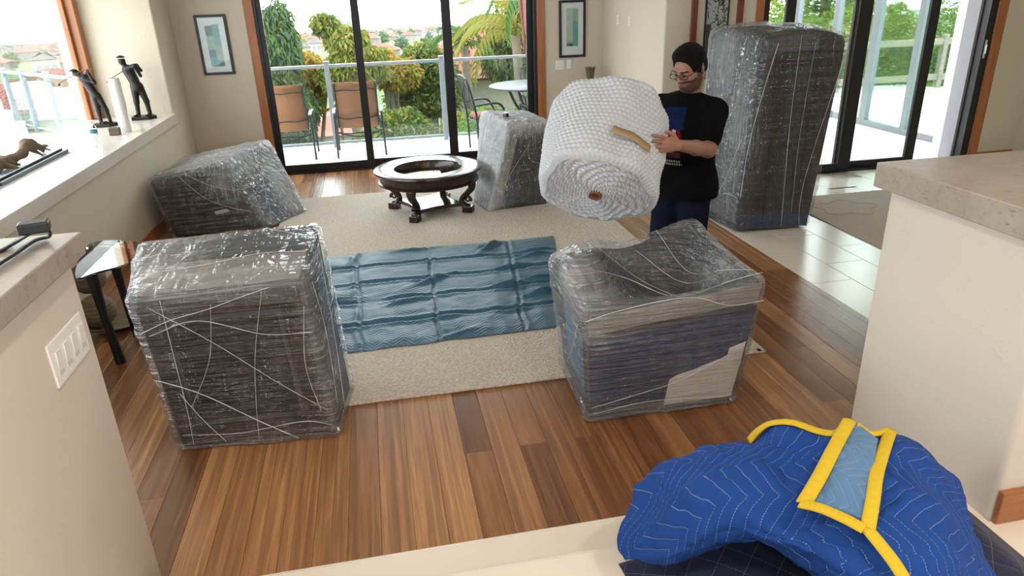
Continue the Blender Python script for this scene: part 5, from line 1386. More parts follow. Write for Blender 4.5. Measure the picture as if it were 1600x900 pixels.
def patch_uv(G):
    uv = []; nu, nv = len(G), len(G[0])
    lv = [[0.0]*nv for _ in range(nu)]; lu = [[0.0]*nv for _ in range(nu)]
    for i in range(nu):
        for j in range(nv):
            if j: lv[i][j] = lv[i][j-1]+(G[i][j]-G[i][j-1]).length
            if i: lu[i][j] = lu[i-1][j]+(G[i][j]-G[i-1][j]).length
    for i in range(nu):
        for j in range(nv): uv.append((lu[i][j], lv[i][j]))
    return uv
pile = thing('moving_blanket', (1.35, 1.45, ZU), 'bright blue quilted moving blanket with yellow binding heaped beside the right half wall', 'blanket')
po = (1.35, 1.45, ZU)
ctrl = [
 [(1012, 772, .40), (1060, 735, .44), (1150, 705, .48), (1230, 702, .50), (1320, 700, .52), (1410, 708, .52), (1480, 752, .46)],
 [(998, 758, .50), (1043, 721, .58), (1142, 692, .64), (1220, 690, .67), (1320, 684, .70), (1412, 690, .70), (1489, 745, .58)],
 [(982, 800, .48), (1062, 768, .62), (1150, 745, .685), (1235, 738, .70), (1325, 738, .735), (1425, 745, .73), (1509, 780, .56)],
 [(966, 850, .42), (1055, 820, .57), (1150, 796, .66), (1240, 792, .69), (1335, 795, .74), (1440, 805, .72), (1528, 830, .54)],
 [(974, 868, .40), (1050, 862, .50), (1150, 832, .60), (1232, 842, .66), (1340, 855, .71), (1455, 870, .69), (1545, 872, .52)],
 [(983, 878, .38), (1050, 882, .44), (1160, 842, .53), (1238, 860, .60), (1345, 915, .66), (1460, 935, .62), (1556, 915, .47)],
 [(988, 876, .34), (1050, 882, .38), (1165, 843, .45), (1240, 880, .50), (1350, 985, .50), (1465, 1000, .46), (1560, 960, .36)],
]
G = cpatch(ctrl, 120, 150, 0.020, 4.0, 3)
MB().grid(G).build('quilt', M['royal'], pile, off=po, smooth=True, uv=patch_uv(G), solid=0.012)
# raised collar of the blanket behind the flap
ctrl = [[(1171, 694, .60), (1205, 662, .69), (1241, 660, .72), (1280, 674, .73), (1320, 672, .75)],
        [(1182, 700, .63), (1212, 685, .69), (1245, 684, .72), (1282, 690, .735), (1322, 690, .75)],
        [(1195, 706, .63), (1225, 712, .67), (1258, 712, .70), (1290, 714, .72), (1325, 712, .74)]]
G = cpatch(ctrl, 24, 40, 0.006, 8, 1)
MB().grid(G).build('folded_edge', M['royal'], pile, off=po, smooth=True, uv=patch_uv(G), solid=0.01)
# pale blue underside flap
ctrl = [[(1332, 660, .775), (1350, 670, .775), (1372, 686, .77)], [(1308, 700, .775), (1335, 708, .785), (1366, 722, .78)],
        [(1285, 745, .765), (1318, 752, .785), (1361, 765, .78)], [(1262, 784, .745), (1305, 795, .77), (1353, 815, .765)]]
G = cpatch(ctrl, 40, 30, 0.006, 9, 7)
MB().grid(G).build('turned_flap', M['paleblue'], pile, off=po, smooth=True, uv=patch_uv(G), solid=0.01)
def binding(ctrl, w, n=40, dz=0.012):
    L = spline([onz(px, py, z+dz) for px, py, z in ctrl], n)
    rows_g = []
    for i, p in enumerate(L):
        tdir = (L[min(i+1, n)]-L[max(i-1, 0)]).normalized()
        nrm_ = Vector((-p.x*0.25, -p.y*0.25, CAM_H-p.z)).normalized()
        nrm_ = Vector((nrm_.x*0.5, nrm_.y*0.5, nrm_.z)).normalized()
        sd = tdir.cross(nrm_).normalized()
        r_ = []
        for q in range(7):
            s = q/3-1
            bulge = 0.006*(1-s*s)+0.002*math.sin(i*1.9)*(1-abs(s))
            r_.append(p+sd*s*w/2+nrm_*bulge)
        rows_g.append(r_)
    MB().grid(rows_g).build('yellow_binding', M['yellow'], pile, off=po, smooth=True, solid=0.004)
binding([(1328, 656, .775), (1305, 697, .775), (1282, 742, .765), (1255, 788, .745)], 0.040)
binding([(1250, 786, .745), (1283, 794, .76), (1320, 810, .765), (1350, 826, .76)], 0.036)
binding([(1392, 672, .735), (1382, 700, .755), (1370, 740, .775), (1364, 780, .775), (1356, 826, .76)], 0.036)
binding([(1352, 822, .76), (1375, 850, .745), (1398, 880, .73), (1420, 915, .70)], 0.036)
binding([(1169, 690, .60), (1185, 672, .65), (1205, 661, .69), (1238, 660, .72), (1280, 674, .73), (1308, 676, .745), (1322, 664, .76)], 0.030)
binding([(1340, 664, .765), (1358, 676, .75), (1376, 676, .74), (1390, 671, .735)], 0.026)
# navy pad underneath, diamond stitched
nav = []
for i in range(61):
    row = []
    for j in range(61):
        u, v = i/60, j/60
        x_ = 0.70+1.24*u-0.06*v*(1-u); y_ = 0.80+0.92*v+0.02*math.sin(u*9)
        e = min(u, 1-u, v*1.0+0.2, 1-v); sm = min(1.0, e/0.14); sm = sm*sm*(3-2*sm)
        z_ = ZU+0.004+(0.07+0.075*math.sin(math.pi*min(1, u*0.9+0.08))+0.02*noise.noise(Vector((u*4, v*4, 1))))*sm**0.6
        row.append(Vector((x_, y_, z_)))
    nav.append(row)
o = MB().grid(nav).build('moving_pad', M['navyq'], smooth=True, uv=patch_uv(nav), solid=0.01)
tag(o, 'dark navy moving pad with diamond stitching lying under the bright blue blanket', 'blanket')
# ---------------------------------------------------------------- deck and railing
M['deck'] = plain('white_deck', (0.72, 0.69, 0.66), 0.6, 0, 0.4, 0.04, 2)
M['railwhite'] = plain('white_rail_paint', (0.20, 0.225, 0.26), 0.4)
ZDK = -0.03
dk = MB().box(-8.0, YF+0.2, -0.25, 3.6, 11.45, ZDK).build('deck', M['deck']); tag(dk, 'sunlit white deck outside the sliding door', 'deck', kind='structure')
dk2 = MB().box(-8.0, 7.5, -0.25, XW-0.25, YF+0.2, ZDK).box(-8.0, 11.45, -0.25, -3.2, 14.6, ZDK).build('deck_side', M['deck']); tag(dk2, kind='structure')
def rail_run(pts, label, htop=1.16, post_every=None, posts=None):
    a, b = Vector(pts[0]), Vector(pts[1]); d = b-a; L = d.length; d.normalize(); n = Vector((-d.y, d.x, 0))
    t = thing('glass_railing', (a.x, a.y, ZDK), label, 'railing')
    off = (a.x, a.y, ZDK)
    MB().obox(a+d*L/2+Vector((0, 0, htop)), d*L/2, n*0.028, Vector((0, 0, 0.022))).build('top_rail', M['railwhite'], t, off=off, bevel=0.006)
    ps = posts
    for p in ps:
        c = a+d*p
        po_ = MB().obox(c+Vector((0, 0, (ZDK+htop+0.04)/2)), d*0.036, n*0.036, Vector((0, 0, (htop+0.04-ZDK)/2))).build('post', M['railwhite'], t, off=off, bevel=0.006)
        MB().obox(c+Vector((0, 0, htop+0.055)), d*0.042, n*0.042, Vector((0, 0, 0.015))).build('post_cap', M['railwhite'], po_, off=off, bevel=0.005)
    for p, q in zip(ps[:-1], ps[1:]):
        MB().obox(a+d*(p+q)/2+Vector((0, 0, (0.06+htop-0.03)/2)), d*((q-p)/2-0.045), n*0.005, Vector((0, 0, (htop-0.03-0.06)/2))).build('pane', M['railglass'], t, off=off)
        MB().obox(a+d*(p+q)/2+Vector((0, 0, 0.045)), d*((q-p)/2-0.04), n*0.018, Vector((0, 0, 0.015))).build('bottom_rail', M['railwhite'], t, off=off)
    return t
rail_run([(-4.0, 11.2, 0), (3.6, 11.2, 0)], 'white metal and glass railing along the deck behind the lounge chairs', 1.17, posts=[0.04, 1.68, 3.37, 5.07, 6.8, 7.56])
rail_run([(-6.9, 15.6, 0), (-4.0, 12.3, 0)], 'white metal and glass railing beside the garden seen through the ledge window', 1.02, posts=[0.06, 0.95, 2.05, 4.3])
# low white steps beside that railing
for k in range(4):
    o = MB().box(-9.5, 14.7+0.55*k, -0.2, -6.6-0.4*k, 15.25+0.55*k, 0.16*(k+1)-0.03).build('garden_step', M['deck']); tag(o, kind='structure')

# ---------------------------------------------------------------- sling recliners
M['sling'] = cloth('tan_sling', (0.27, 0.135, 0.078), (0.33, 0.17, 0.10), 0.8, 90, 0.2)
M['chairframe'] = plain('dark_bronze_frame', (0.035, 0.04, 0.042), 0.4, 0.4)
def recliner(loc, label):
    t = thing('lounge_chair', loc, label, 'chair', 'deck lounge chairs')
    W2 = 0.29
    # back stands towards the room, seat faces the view (+y)
    sl = []
    prof = [(-0.10, 1.05), (-0.06, 0.85), (0.0, 0.62), (0.05, 0.46), (0.12, 0.40), (0.30, 0.40), (0.50, 0.43), (0.58, 0.42)]
    L = spline([(0, y, z) for y, z in prof], 30)
    MB().grid([[Vector((-W2+0.02, p.y, p.z)), Vector((0, p.y+0.012, p.z-0.008)), Vector((W2-0.02, p.y, p.z))] for p in L]).build('sling', M['sling'], t, smooth=True, solid=0.006)
    for s in (-1, 1):
        MB().tube([Vector((s*(W2-0.01), p.y, p.z)) for p in L], 0.014, 8).build('side_rail', M['chairframe'], t, smooth=True)
        MB().tube(spline([(s*(W2+0.05), -0.05, 0.0), (s*(W2+0.045), -0.01, 0.30), (s*(W2+0.04), 0.0, 0.58), (s*(W2+0.04), 0.04, 0.63)], 14), 0.015, 8).build('leg', M['chairframe'], t, smooth=True)
        MB().tube(spline([(s*(W2+0.05), 0.56, 0.0), (s*(W2+0.045), 0.52, 0.30), (s*(W2+0.04), 0.49, 0.58), (s*(W2+0.04), 0.45, 0.63)], 14), 0.015, 8).build('leg', M['chairframe'], t, smooth=True)
        MB().tube(spline([(s*(W2+0.04), -0.03, 0.625), (s*(W2+0.045), 0.2, 0.655), (s*(W2+0.04), 0.5, 0.625)], 12), 0.024, 8, flat=0.5).build('armrest', plain('arm_metal', (0.22, 0.24, 0.26), 0.35, 0.5), t, smooth=True)
        MB().tube([(s*(W2-0.01), 0.02, 0.55), (s*(W2+0.04), 0.0, 0.40)], 0.010, 6).build('bracket', M['chairframe'], t)
    for (y, z, sag) in ((-0.075, 0.93, 0.03), (0.0, 0.56, -0.03), (0.10, 0.33, -0.02)):
        MB().tube(spline([(-W2, y, z), (-W2*0.5, y-0.03, z+sag*0.6), (0, y-0.04, z+sag*0.2), (W2*0.5, y-0.03, z+sag*0.6), (W2, y, z)], 20), 0.010, 6).build('cross_bar', M['chairframe'], t, smooth=True)
    MB().tube(spline([(-W2-0.04, 0.02, 0.36), (0, 0.0, 0.28), (W2+0.04, 0.02, 0.36)], 16), 0.012, 6).build('stretcher', M['chairframe'], t, smooth=True)
    MB().tube([(-W2-0.04, 0.51, 0.36), (W2+0.04, 0.51, 0.36)], 0.012, 6).build('stretcher', M['chairframe'], t, smooth=True)
    return t
c1 = recliner((-1.225, 10.40, ZDK), 'tan sling lounge chair partly behind the left frame of the deck door')
c1['label'] = 'tan sling lounge chair half covered by the deck door frame and casing'
c2 = copy_tree(c1); c2.location = (-0.235, 10.38, ZDK); c2['label'] = 'tan sling lounge chair standing behind the middle post of the deck door'

# ---------------------------------------------------------------- patio set
M['wrought'] = plain('grey_cast_iron', (0.035, 0.043, 0.05), 0.45, 0.4)
M['rust'] = cloth('rust_cushion', (0.22, 0.075, 0.055), (0.28, 0.10, 0.072), 0.85, 50, 0.2)
pt = thing('patio_table', (2.28, 10.25, ZDK), 'round grey cast metal patio table behind the whitish wrapped armchair', 'table')
MB().lathe([(0.0, 0.855), (0.62, 0.855), (0.64, 0.865), (0.64, 0.875), (0.62, 0.885), (0.0, 0.885)], 48).build('table_top', M['wrought'], pt, smooth='auto')
for k in range(4):
    a = k*math.pi/2+0.4
    MB().tube(spline([(0.42*math.cos(a), 0.42*math.sin(a), 0.85), (0.30*math.cos(a), 0.30*math.sin(a), 0.62), (0.12*math.cos(a), 0.12*math.sin(a), 0.40), (0.25*math.cos(a), 0.25*math.sin(a), 0.15), (0.45*math.cos(a), 0.45*math.sin(a), 0.0)], 20), 0.022, 8).build('leg', M['wrought'], pt, smooth=True)
um = thing('patio_umbrella', (2.28, 10.25, ZDK), 'closed rust coloured parasol rising from the patio table', 'umbrella')
MB().tube([(0, 0, 0.89), (0, 0, 2.9)], 0.02, 10).build('pole', M['wrought'], um, smooth=True)
MB().lathe([(0.04, 1.28), (0.10, 1.30), (0.085, 1.55), (0.11, 1.62), (0.12, 1.8), (0.14, 2.2), (0.12, 2.6), (0.03, 2.9)], 20).build('folded_canopy', M['rust'], um, smooth=True)
for k in range(7):
    a = k*0.9
    MB().tube(spline([(0.10*math.cos(a), 0.10*math.sin(a), 1.26+0.05*(k % 2)), (0.095*math.cos(a+0.2), 0.095*math.sin(a+0.2), 1.55), (0.13*math.cos(a+0.3), 0.13*math.sin(a+0.3), 1.9), (0.14*math.cos(a+0.4), 0.14*math.sin(a+0.4), 2.3)], 14), 0.03, 8, flat=0.6).build('fold', M['rust'], um, smooth=True)
def patio_chair(loc, rz, label):
    t = thing('patio_chair', loc, label, 'chair', 'cast metal patio chairs', rz=rz)
    MB().lathe([(0.0, 0.455), (0.25, 0.455), (0.27, 0.47), (0.27, 0.50), (0.24, 0.53), (0.0, 0.54)], 4, M=Matrix.Rotation(math.pi/4, 3, 'Z')).build('cushion', M['rust'], t, bevel=0.02, smooth='auto')
    for sx in (-1, 1):
        MB().tube(spline([(sx*0.22, -0.20, 0), (sx*0.22, -0.21, 0.25), (sx*0.23, -0.22, 0.5), (sx*0.23, -0.28, 0.80), (sx*0.22, -0.34, 1.02)], 16), 0.016, 8).build('leg', M['wrought'], t, smooth=True)
        MB().tube(spline([(sx*0.25, 0.24, 0), (sx*0.24, 0.20, 0.25), (sx*0.24, 0.22, 0.45), (sx*0.26, 0.16, 0.62), (sx*0.27, 0.08, 0.68), (sx*0.27, -0.10, 0.68), (sx*0.24, -0.24, 0.66)], 26), 0.015, 8).build('leg', M['wrought'], t, smooth=True)
    MB().tube([(-0.23, -0.21, 0.43), (0.23, -0.21, 0.43), (0.24, 0.21, 0.43), (-0.24, 0.21, 0.43)], 0.014, 8, closed=True).build('seat_frame', M['wrought'], t)
    MB().tube(spline([(-0.22, -0.34, 1.02), (-0.1, -0.36, 1.06), (0.1, -0.36, 1.06), (0.22, -0.34, 1.02)], 14), 0.014, 8).build('top_bar', M['wrought'], t, smooth=True)
    for k in range(4):
        x0 = -0.16+k*0.107
        MB().tube(spline([(x0, -0.35, 1.04), (x0+0.05, -0.32, 0.9), (x0-0.05, -0.28, 0.75), (x0, -0.23, 0.58)], 14), 0.008, 6).build('back_scroll', M['wrought'], t, smooth=True)
    return t
pc = patio_chair((1.58, 10.25, ZDK), math.radians(-80), 'grey metal patio chair with rust cushion drawn up beside the deck table')
pc2 = copy_tree(pc); pc2.location = (2.50, 10.80, ZDK); pc2.rotation_euler = (0, 0, math.pi); pc2['label'] = 'grey metal patio chair with scroll back behind the deck table'
pc3 = copy_tree(pc); pc3.location = (2.30, 9.85, ZDK); pc3.rotation_euler = (0, 0, 0); pc3['label'] = 'grey metal patio chair mostly hidden by the wrapped armchair and door frame'

# ---------------------------------------------------------------- courtyard behind the dining door
cy = MB().box(3.6, YD+0.2, -0.25, 16, 14.0, ZDK).build('courtyard_floor', M['deck']); tag(cy, kind='structure')
wp = MB().box(7.37, 8.05, -0.03, 7.62, 8.30, 3.1).box(7.45, YD+0.2, -0.03, 7.62, 8.05, 3.1).build('wall_courtyard_pier', plain('white_stucco', (0.80, 0.80, 0.80), 0.8)); tag(wp, kind='structure')
d3 = thing('door_3', (7.55, 9.6, ZDK), kind='structure'); tag(d3, 'grey framed sliding glass wall across the courtyard', 'door')
o3 = (7.55, 9.6, ZDK)
MB().box(7.52, 8.30, ZDK, 7.60, 12.2, 0.06).build('sill_track', M['greymetal'], d3, off=o3)
for (y0, y1) in ((8.30, 8.36), (9.05, 9.16), (9.95, 10.10), (10.95, 11.08), (12.1, 12.2)):
    MB().box(7.52, y0, 0.06, 7.60, y1, 2.6).build('stile', M['greymetal'], d3, off=o3, bevel=0.004)
for (y0, y1) in ((8.36, 9.05), (9.16, 9.95), (10.10, 10.95), (11.08, 12.1)):
    MB().box(7.555, y0, 0.06, 7.565, y1, 2.6).build('pane', M['tintglass'], d3, off=o3)
def leaf_cloud(mb, ells, n, size, seed, droop=0.0, mi_n=1, elong=1.6):
    g = np.random.RandomState(seed); tot = sum(e[3]*e[4]*e[5] for e in ells)
    n = int(n*LEAF_N); size = size*LEAF_S
    for e in ells:
        m = max(20, int(n*(e[3]*e[4]*e[5])/tot))
        q = g.normal(size=(m, 3)); q /= np.linalg.norm(q, axis=1)[:, None]
        lump = 1+0.22*np.sin(q[:, 0]*5+seed)*np.sin(q[:, 1]*4+2)*np.sin(q[:, 2]*5+1)
        q *= (g.uniform(0.25, 1, m)**0.4*lump)[:, None]
        p = q*np.array(e[3:6])+np.array(e[0:3])
        s = size*g.uniform(0.6, 1.4, m)[:, None]
        d = g.normal(size=(m, 3))*np.array([1, 1, 0.6]); d[:, 2] -= droop; d /= np.linalg.norm(d, axis=1)[:, None]
        w = np.cross(d, g.normal(size=(m, 3))); w /= np.linalg.norm(w, axis=1)[:, None]; w *= s*0.30
        b = p+d*s*elong*0.5; c = p+d*s*elong; c[:, 2] -= (droop*s*0.4)[:, 0]
        V4 = np.stack([p, b-w, c, b+w], 1).reshape(-1, 3)
        o = len(mb.v); mb.v += [tuple(x) for x in V4.tolist()]
        mb.f += [(o+4*k, o+4*k+1, o+4*k+2, o+4*k+3) for k in range(m)]
        mb.mi += g.randint(0, mi_n, m).tolist()
    return mb
LEAF_N, LEAF_S = 3.5, 0.5
def leaf_mat(name, a, b):
    t = NT(name); nz = t.noise(t.coord('Object'), 2.5, 3); n2 = t.noise(t.coord('Object'), 23, 2)
    c = t.mix(t.math('MULTIPLY', t.math('ADD', nz, n2), 0.5), a, b)
    df = t.bsdf(c, 0.6, 0, 0.3); tl_ = t.new('ShaderNodeBsdfTranslucent', i_Color=c)
    return t.done(t.new('ShaderNodeMixShader', i_0=0.35, i_1=df, i_2=tl_.outputs[0]).outputs[0])
LG = leaf_mat('mid_green_leaf', (0.030, 0.077, 0.017), (0.088, 0.154, 0.033))
LY = leaf_mat('yellow_green_leaf', (0.132, 0.144, 0.021), (0.240, 0.216, 0.036))
LO = leaf_mat('golden_leaf', (0.273, 0.163, 0.019), (0.358, 0.247, 0.039))
LD = leaf_mat('blue_green_leaf', (0.030, 0.066, 0.036), (0.072, 0.114, 0.060))
LB = leaf_mat('lime_hedge_leaf', (0.084, 0.162, 0.018), (0.192, 0.276, 0.042))
BARK = cloth('bark', (0.10, 0.075, 0.055), (0.19, 0.15, 0.11), 0.9, 30, 0.6)
# hedge and rails of the courtyard
hg = thing('hedge', (9.5, 13.3, ZDK), 'clipped bright green hedge behind the courtyard fence', 'hedge')
leaf_cloud(MB(), [(6.2+0.65*k, 13.5+0.08*math.sin(k*2), 0.45, 0.55, 0.32, 0.55) for k in range(14)], 9000, 0.075, 2).build('foliage', LB, hg, off=(9.5, 13.3, ZDK), fix=False)
MB().box(5.9, 13.35, ZDK, 15.3, 13.65, 0.8).build('core', plain('hedge_core', (0.02, 0.05, 0.01), 0.9), hg, off=(9.5, 13.3, ZDK))
hb = thing('bush', (9.5, 14.6, ZDK), 'rounded yellow green shrubs rising above the courtyard fence', 'bush')
leaf_cloud(MB(), [(6.6, 14.6, 0.9, 0.9, 0.6, 0.75), (8.6, 14.7, 1.05, 1.2, 0.6, 0.75), (10.6, 14.6, 0.95, 1.1, 0.6, 0.8), (12.4, 14.8, 1.0, 1.1, 0.6, 0.8)], 7000, 0.10, 3).build('foliage', LY if False else LB, hb, off=(9.5, 14.6, ZDK), fix=False)
for k in range(4): MB().tube([(6.6+k*1.95, 14.6, ZDK-0.1), (6.6+k*1.95, 14.6, 0.9)], 0.06, 8).build('stem', BARK, hb, off=(9.5, 14.6, ZDK))
fn = thing('fence', (9.5, 12.85, ZDK), 'weathered wooden rail fence in front of the clipped hedge', 'fence')
M['greywood'] = wood_mat('weathered_rail', (0.24, 0.21, 0.17), (0.15, 0.13, 0.10), 0.8, axis=0)
for (z0, z1) in ((0.18, 0.30), (0.86, 0.98)):
    MB().box(5.6, 12.82, z0, 15.5, 12.90, z1).build('rail', M['greywood'], fn, off=(9.5, 12.85, ZDK), bevel=0.008)
for k in range(6): MB().box(5.8+k*1.8, 12.80, ZDK, 5.9+k*1.8, 12.92, 1.05).build('post', M['greywood'], fn, off=(9.5, 12.85, ZDK), bevel=0.008)

# ---------------------------------------------------------------- trees and town below the deck
def tree(name, base, crown, n, size, mats, label, group=None, droop=0.4, seed=1, trunk=0.16, cat='tree'):
    t = thing(name, base, label, cat, group)
    bx_, by_, bz_ = base
    mb = leaf_cloud(MB(), crown, n, size, seed, droop, len(mats))
    mb.build('foliage', mats, t, off=base, fix=False)
    top = max(c[2] for c in crown)
    cx = sum(c[0] for c in crown)/len(crown); cy_ = sum(c[1] for c in crown)/len(crown)
    MB().tube(spline([(bx_, by_, bz_), (bx_*0.7+cx*0.3, by_, bz_*0.6+top*0.4), (cx, cy_, top)], 10), [trunk*(1-0.06*k) for k in range(11)], 8).build('trunk', BARK, t, off=base, smooth=True)
    for k, c in enumerate(crown[:6]):
        MB().tube([(cx*0.5+bx_*0.5, by_, bz_*0.35+top*0.65-0.3), (c[0], c[1], c[2])], [trunk*0.5, trunk*0.2], 6).build('branch', BARK, t, off=base)
    return t
tree('conifer', (-2.3, 19.5, -7), [(-2.3, 19.5, 1.0, 0.62, 0.6, 1.0), (-2.4, 19.5, -0.6, 0.9, 0.8, 1.3), (-2.1, 19.5, 1.7, 0.35, 0.35, 0.5)], 3500, 0.20, [LD, LG], 'dark green drooping conifer beside the left door frame', None, 1.2, 4)
tree('golden_tree', (-1.75, 21, -7), [(-1.9, 21, 0.35, 0.75, 0.6, 0.55), (-1.2, 21.2, 0.1, 0.6, 0.6, 0.5), (-2.1, 21, -0.5, 0.8, 0.6, 0.6)], 2600, 0.17, [LO, LY, LO], 'golden leaved tree just past the conifer', None, 0.8, 5)
tree('yellow_green_tree', (-0.55, 20, -7), [(-0.45, 20, 1.0, 0.55, 0.5, 0.5), (-0.25, 20, 0.5, 0.75, 0.6, 0.6), (-0.75, 20, 0.2, 0.6, 0.5, 0.6)], 2800, 0.18, [LY, LG, LY], 'yellow green weeping tree behind the middle door post', None, 1.0, 6)
tree('slender_tree', (-1.1, 22.5, -7), [(-1.15, 22.5, 1.45, 0.40, 0.35, 0.32), (-0.85, 22.5, 0.95, 0.35, 0.3, 0.35)], 900, 0.18, [LG, LY], 'thin tree with a small green tuft on top', None, 0.9, 7, 0.07)
tree('orange_tree', (0.67, 21.6, -7), [(0.76, 21.6, 0.05, 0.67, 0.55, 0.45), (0.27, 21.6, 0.45, 0.45, 0.45, 0.36)], 1800, 0.18, [LO, LO, LY], 'orange tinged tree to the right of the middle door post', None, 0.6, 8)
tree('round_tree', (1.6, 22.6, -8), [(1.6, 22.6, 0.1, 0.75, 0.65, 0.75), (2.0, 22.6, -0.6, 0.9, 0.65, 0.75), (1.1, 22.6, -0.75, 0.75, 0.65, 0.65)], 2800, 0.22, [LG, LY], 'bushy green tree in front of the distant houses', None, 0.4, 9)
tree('low_tree', (0.6, 18, -7), [(0.6, 18, -1.0, 0.8, 0.6, 0.6), (0.0, 18.4, -1.6, 0.8, 0.6, 0.7)], 2000, 0.17, [LY, LG], 'small yellow green tree seen through the railing glass', None, 0.6, 10)
tree('golden_shrub', (2.0, 19, -6), [(2.1, 19, -1.2, 0.45, 0.4, 0.45)], 600, 0.15, [LO, LY], 'golden shrub seen through the railing glass by the post', None, 0.5, 11, 0.07, 'shrub')
tree('garden_bush', (2.6, 14.2, -4), [(2.3, 14.2, -0.9, 1.3, 0.7, 0.9), (3.6, 14.3, -0.5, 1.0, 0.7, 0.9), (1.1, 14.5, -1.6, 1.3, 0.7, 0.9)], 5000, 0.13, [LB, LG], 'lush green bush below the deck railing behind the patio table', None, 0.2, 12, 0.08, 'bush')
tree('garden_bush', (-1.2, 14.4, -4), [(-1.0, 14.4, -1.5, 1.0, 0.6, 0.8), (-2.2, 14.4, -1.7, 1.0, 0.6, 0.9)], 2600, 0.13, [LG, LY], 'green and yellow bush below the deck railing behind the lounge chairs', None, 0.2, 13, 0.08, 'bush')
tree('tall_tree', (4.6, 22, -7), [(4.5, 22, 1.0, 0.9, 0.7, 1.0), (5.0, 22, 2.2, 0.9, 0.7, 1.0), (4.1, 22.3, 0.3, 0.8, 0.6, 0.8)], 2600, 0.20, [LG, LY, LD], 'tall airy green tree behind the closed parasol', None, 1.0, 14)
tree('yard_tree', (4.9, 16, -2), [(5.0, 16, 2.4, 1.2, 0.8, 1.2), (6.3, 16.4, 2.0, 0.9, 0.7, 1.0)], 3000, 0.18, [LY, LG], 'yellow green tree behind the top of the wrapped sofa', None, 1.0, 15)
tree('flowering_tree', (11.2, 16.5, -1), [(11.0, 16.5, 2.2, 1.4, 0.8, 1.2), (13.0, 16.5, 2.4, 1.4, 0.8, 1.2), (8.4, 16.8, 2.4, 1.5, 0.8, 1.0)], 4000, 0.18, [LD, LG], 'blue green trees rising over the courtyard hedge', None, 0.4, 16)
# palms
def frond_mesh(L, seed):
    g = random.Random(seed); mb = MB()
    S = spline([(0, 0, 0), (L*0.35, 0, L*0.22), (L*0.75, 0, L*0.08), (L, 0, -L*0.35)], 16)
    mb.tube(S, [0.02*(1-k/18) for k in range(17)], 5)
    for k in range(2, 17):
        for s in (-1, 1):
            for q in range(2):
                p = S[k]; ln = L*0.32*(1-abs(k/16-0.5)*0.9)
                tip = p+Vector((ln*0.5, s*ln*0.55, -ln*0.75)); w = Vector((0.02, 0, 0.008))
                p2 = p+Vector((q*0.05, 0, 0))
                mb.add([p2-w, p2+w, tip], [(0, 1, 2)])
    return mb
def palm(base, top, L, n, mat, label, seed):
    t = thing('palm_tree', base, label, 'palm')
    off = base
    MB().tube(spline([base, ((base[0]+top[0])/2+0.1, base[1], (base[2]+top[2])/2), top], 10), 0.11, 8).build('trunk', BARK, t, off=off, smooth=True)
    f0 = frond_mesh(L, seed).build('frond', mat, t, fix=False)
    g = random.Random(seed)
    for k in range(n):
        f = f0 if k == 0 else link_copy(f0, t)
        f.location = Vector(top)-Vector(base)
        f.rotation_euler = (0, -g.uniform(-0.5, 0.9), k*2.4+g.random()*0.4)
        sc = g.uniform(0.8, 1.15); f.scale = (sc, sc, sc)
palm((3.55, 17.5, -6), (3.5, 17.5, 1.15), 1.35, 16, LY, 'yellow green palm in front of the red roof beside the parasol', 21)
palm((2.75, 21.0, -6), (2.7, 21, 0.75), 1.0, 14, LG, 'smaller palm at the edge of the red roof', 22)
palm((4.4, 15.0, -6), (3.75, 15, 2.2), 1.2, 12, LG, 'tall palm with fronds hanging at the top of the door', 23)

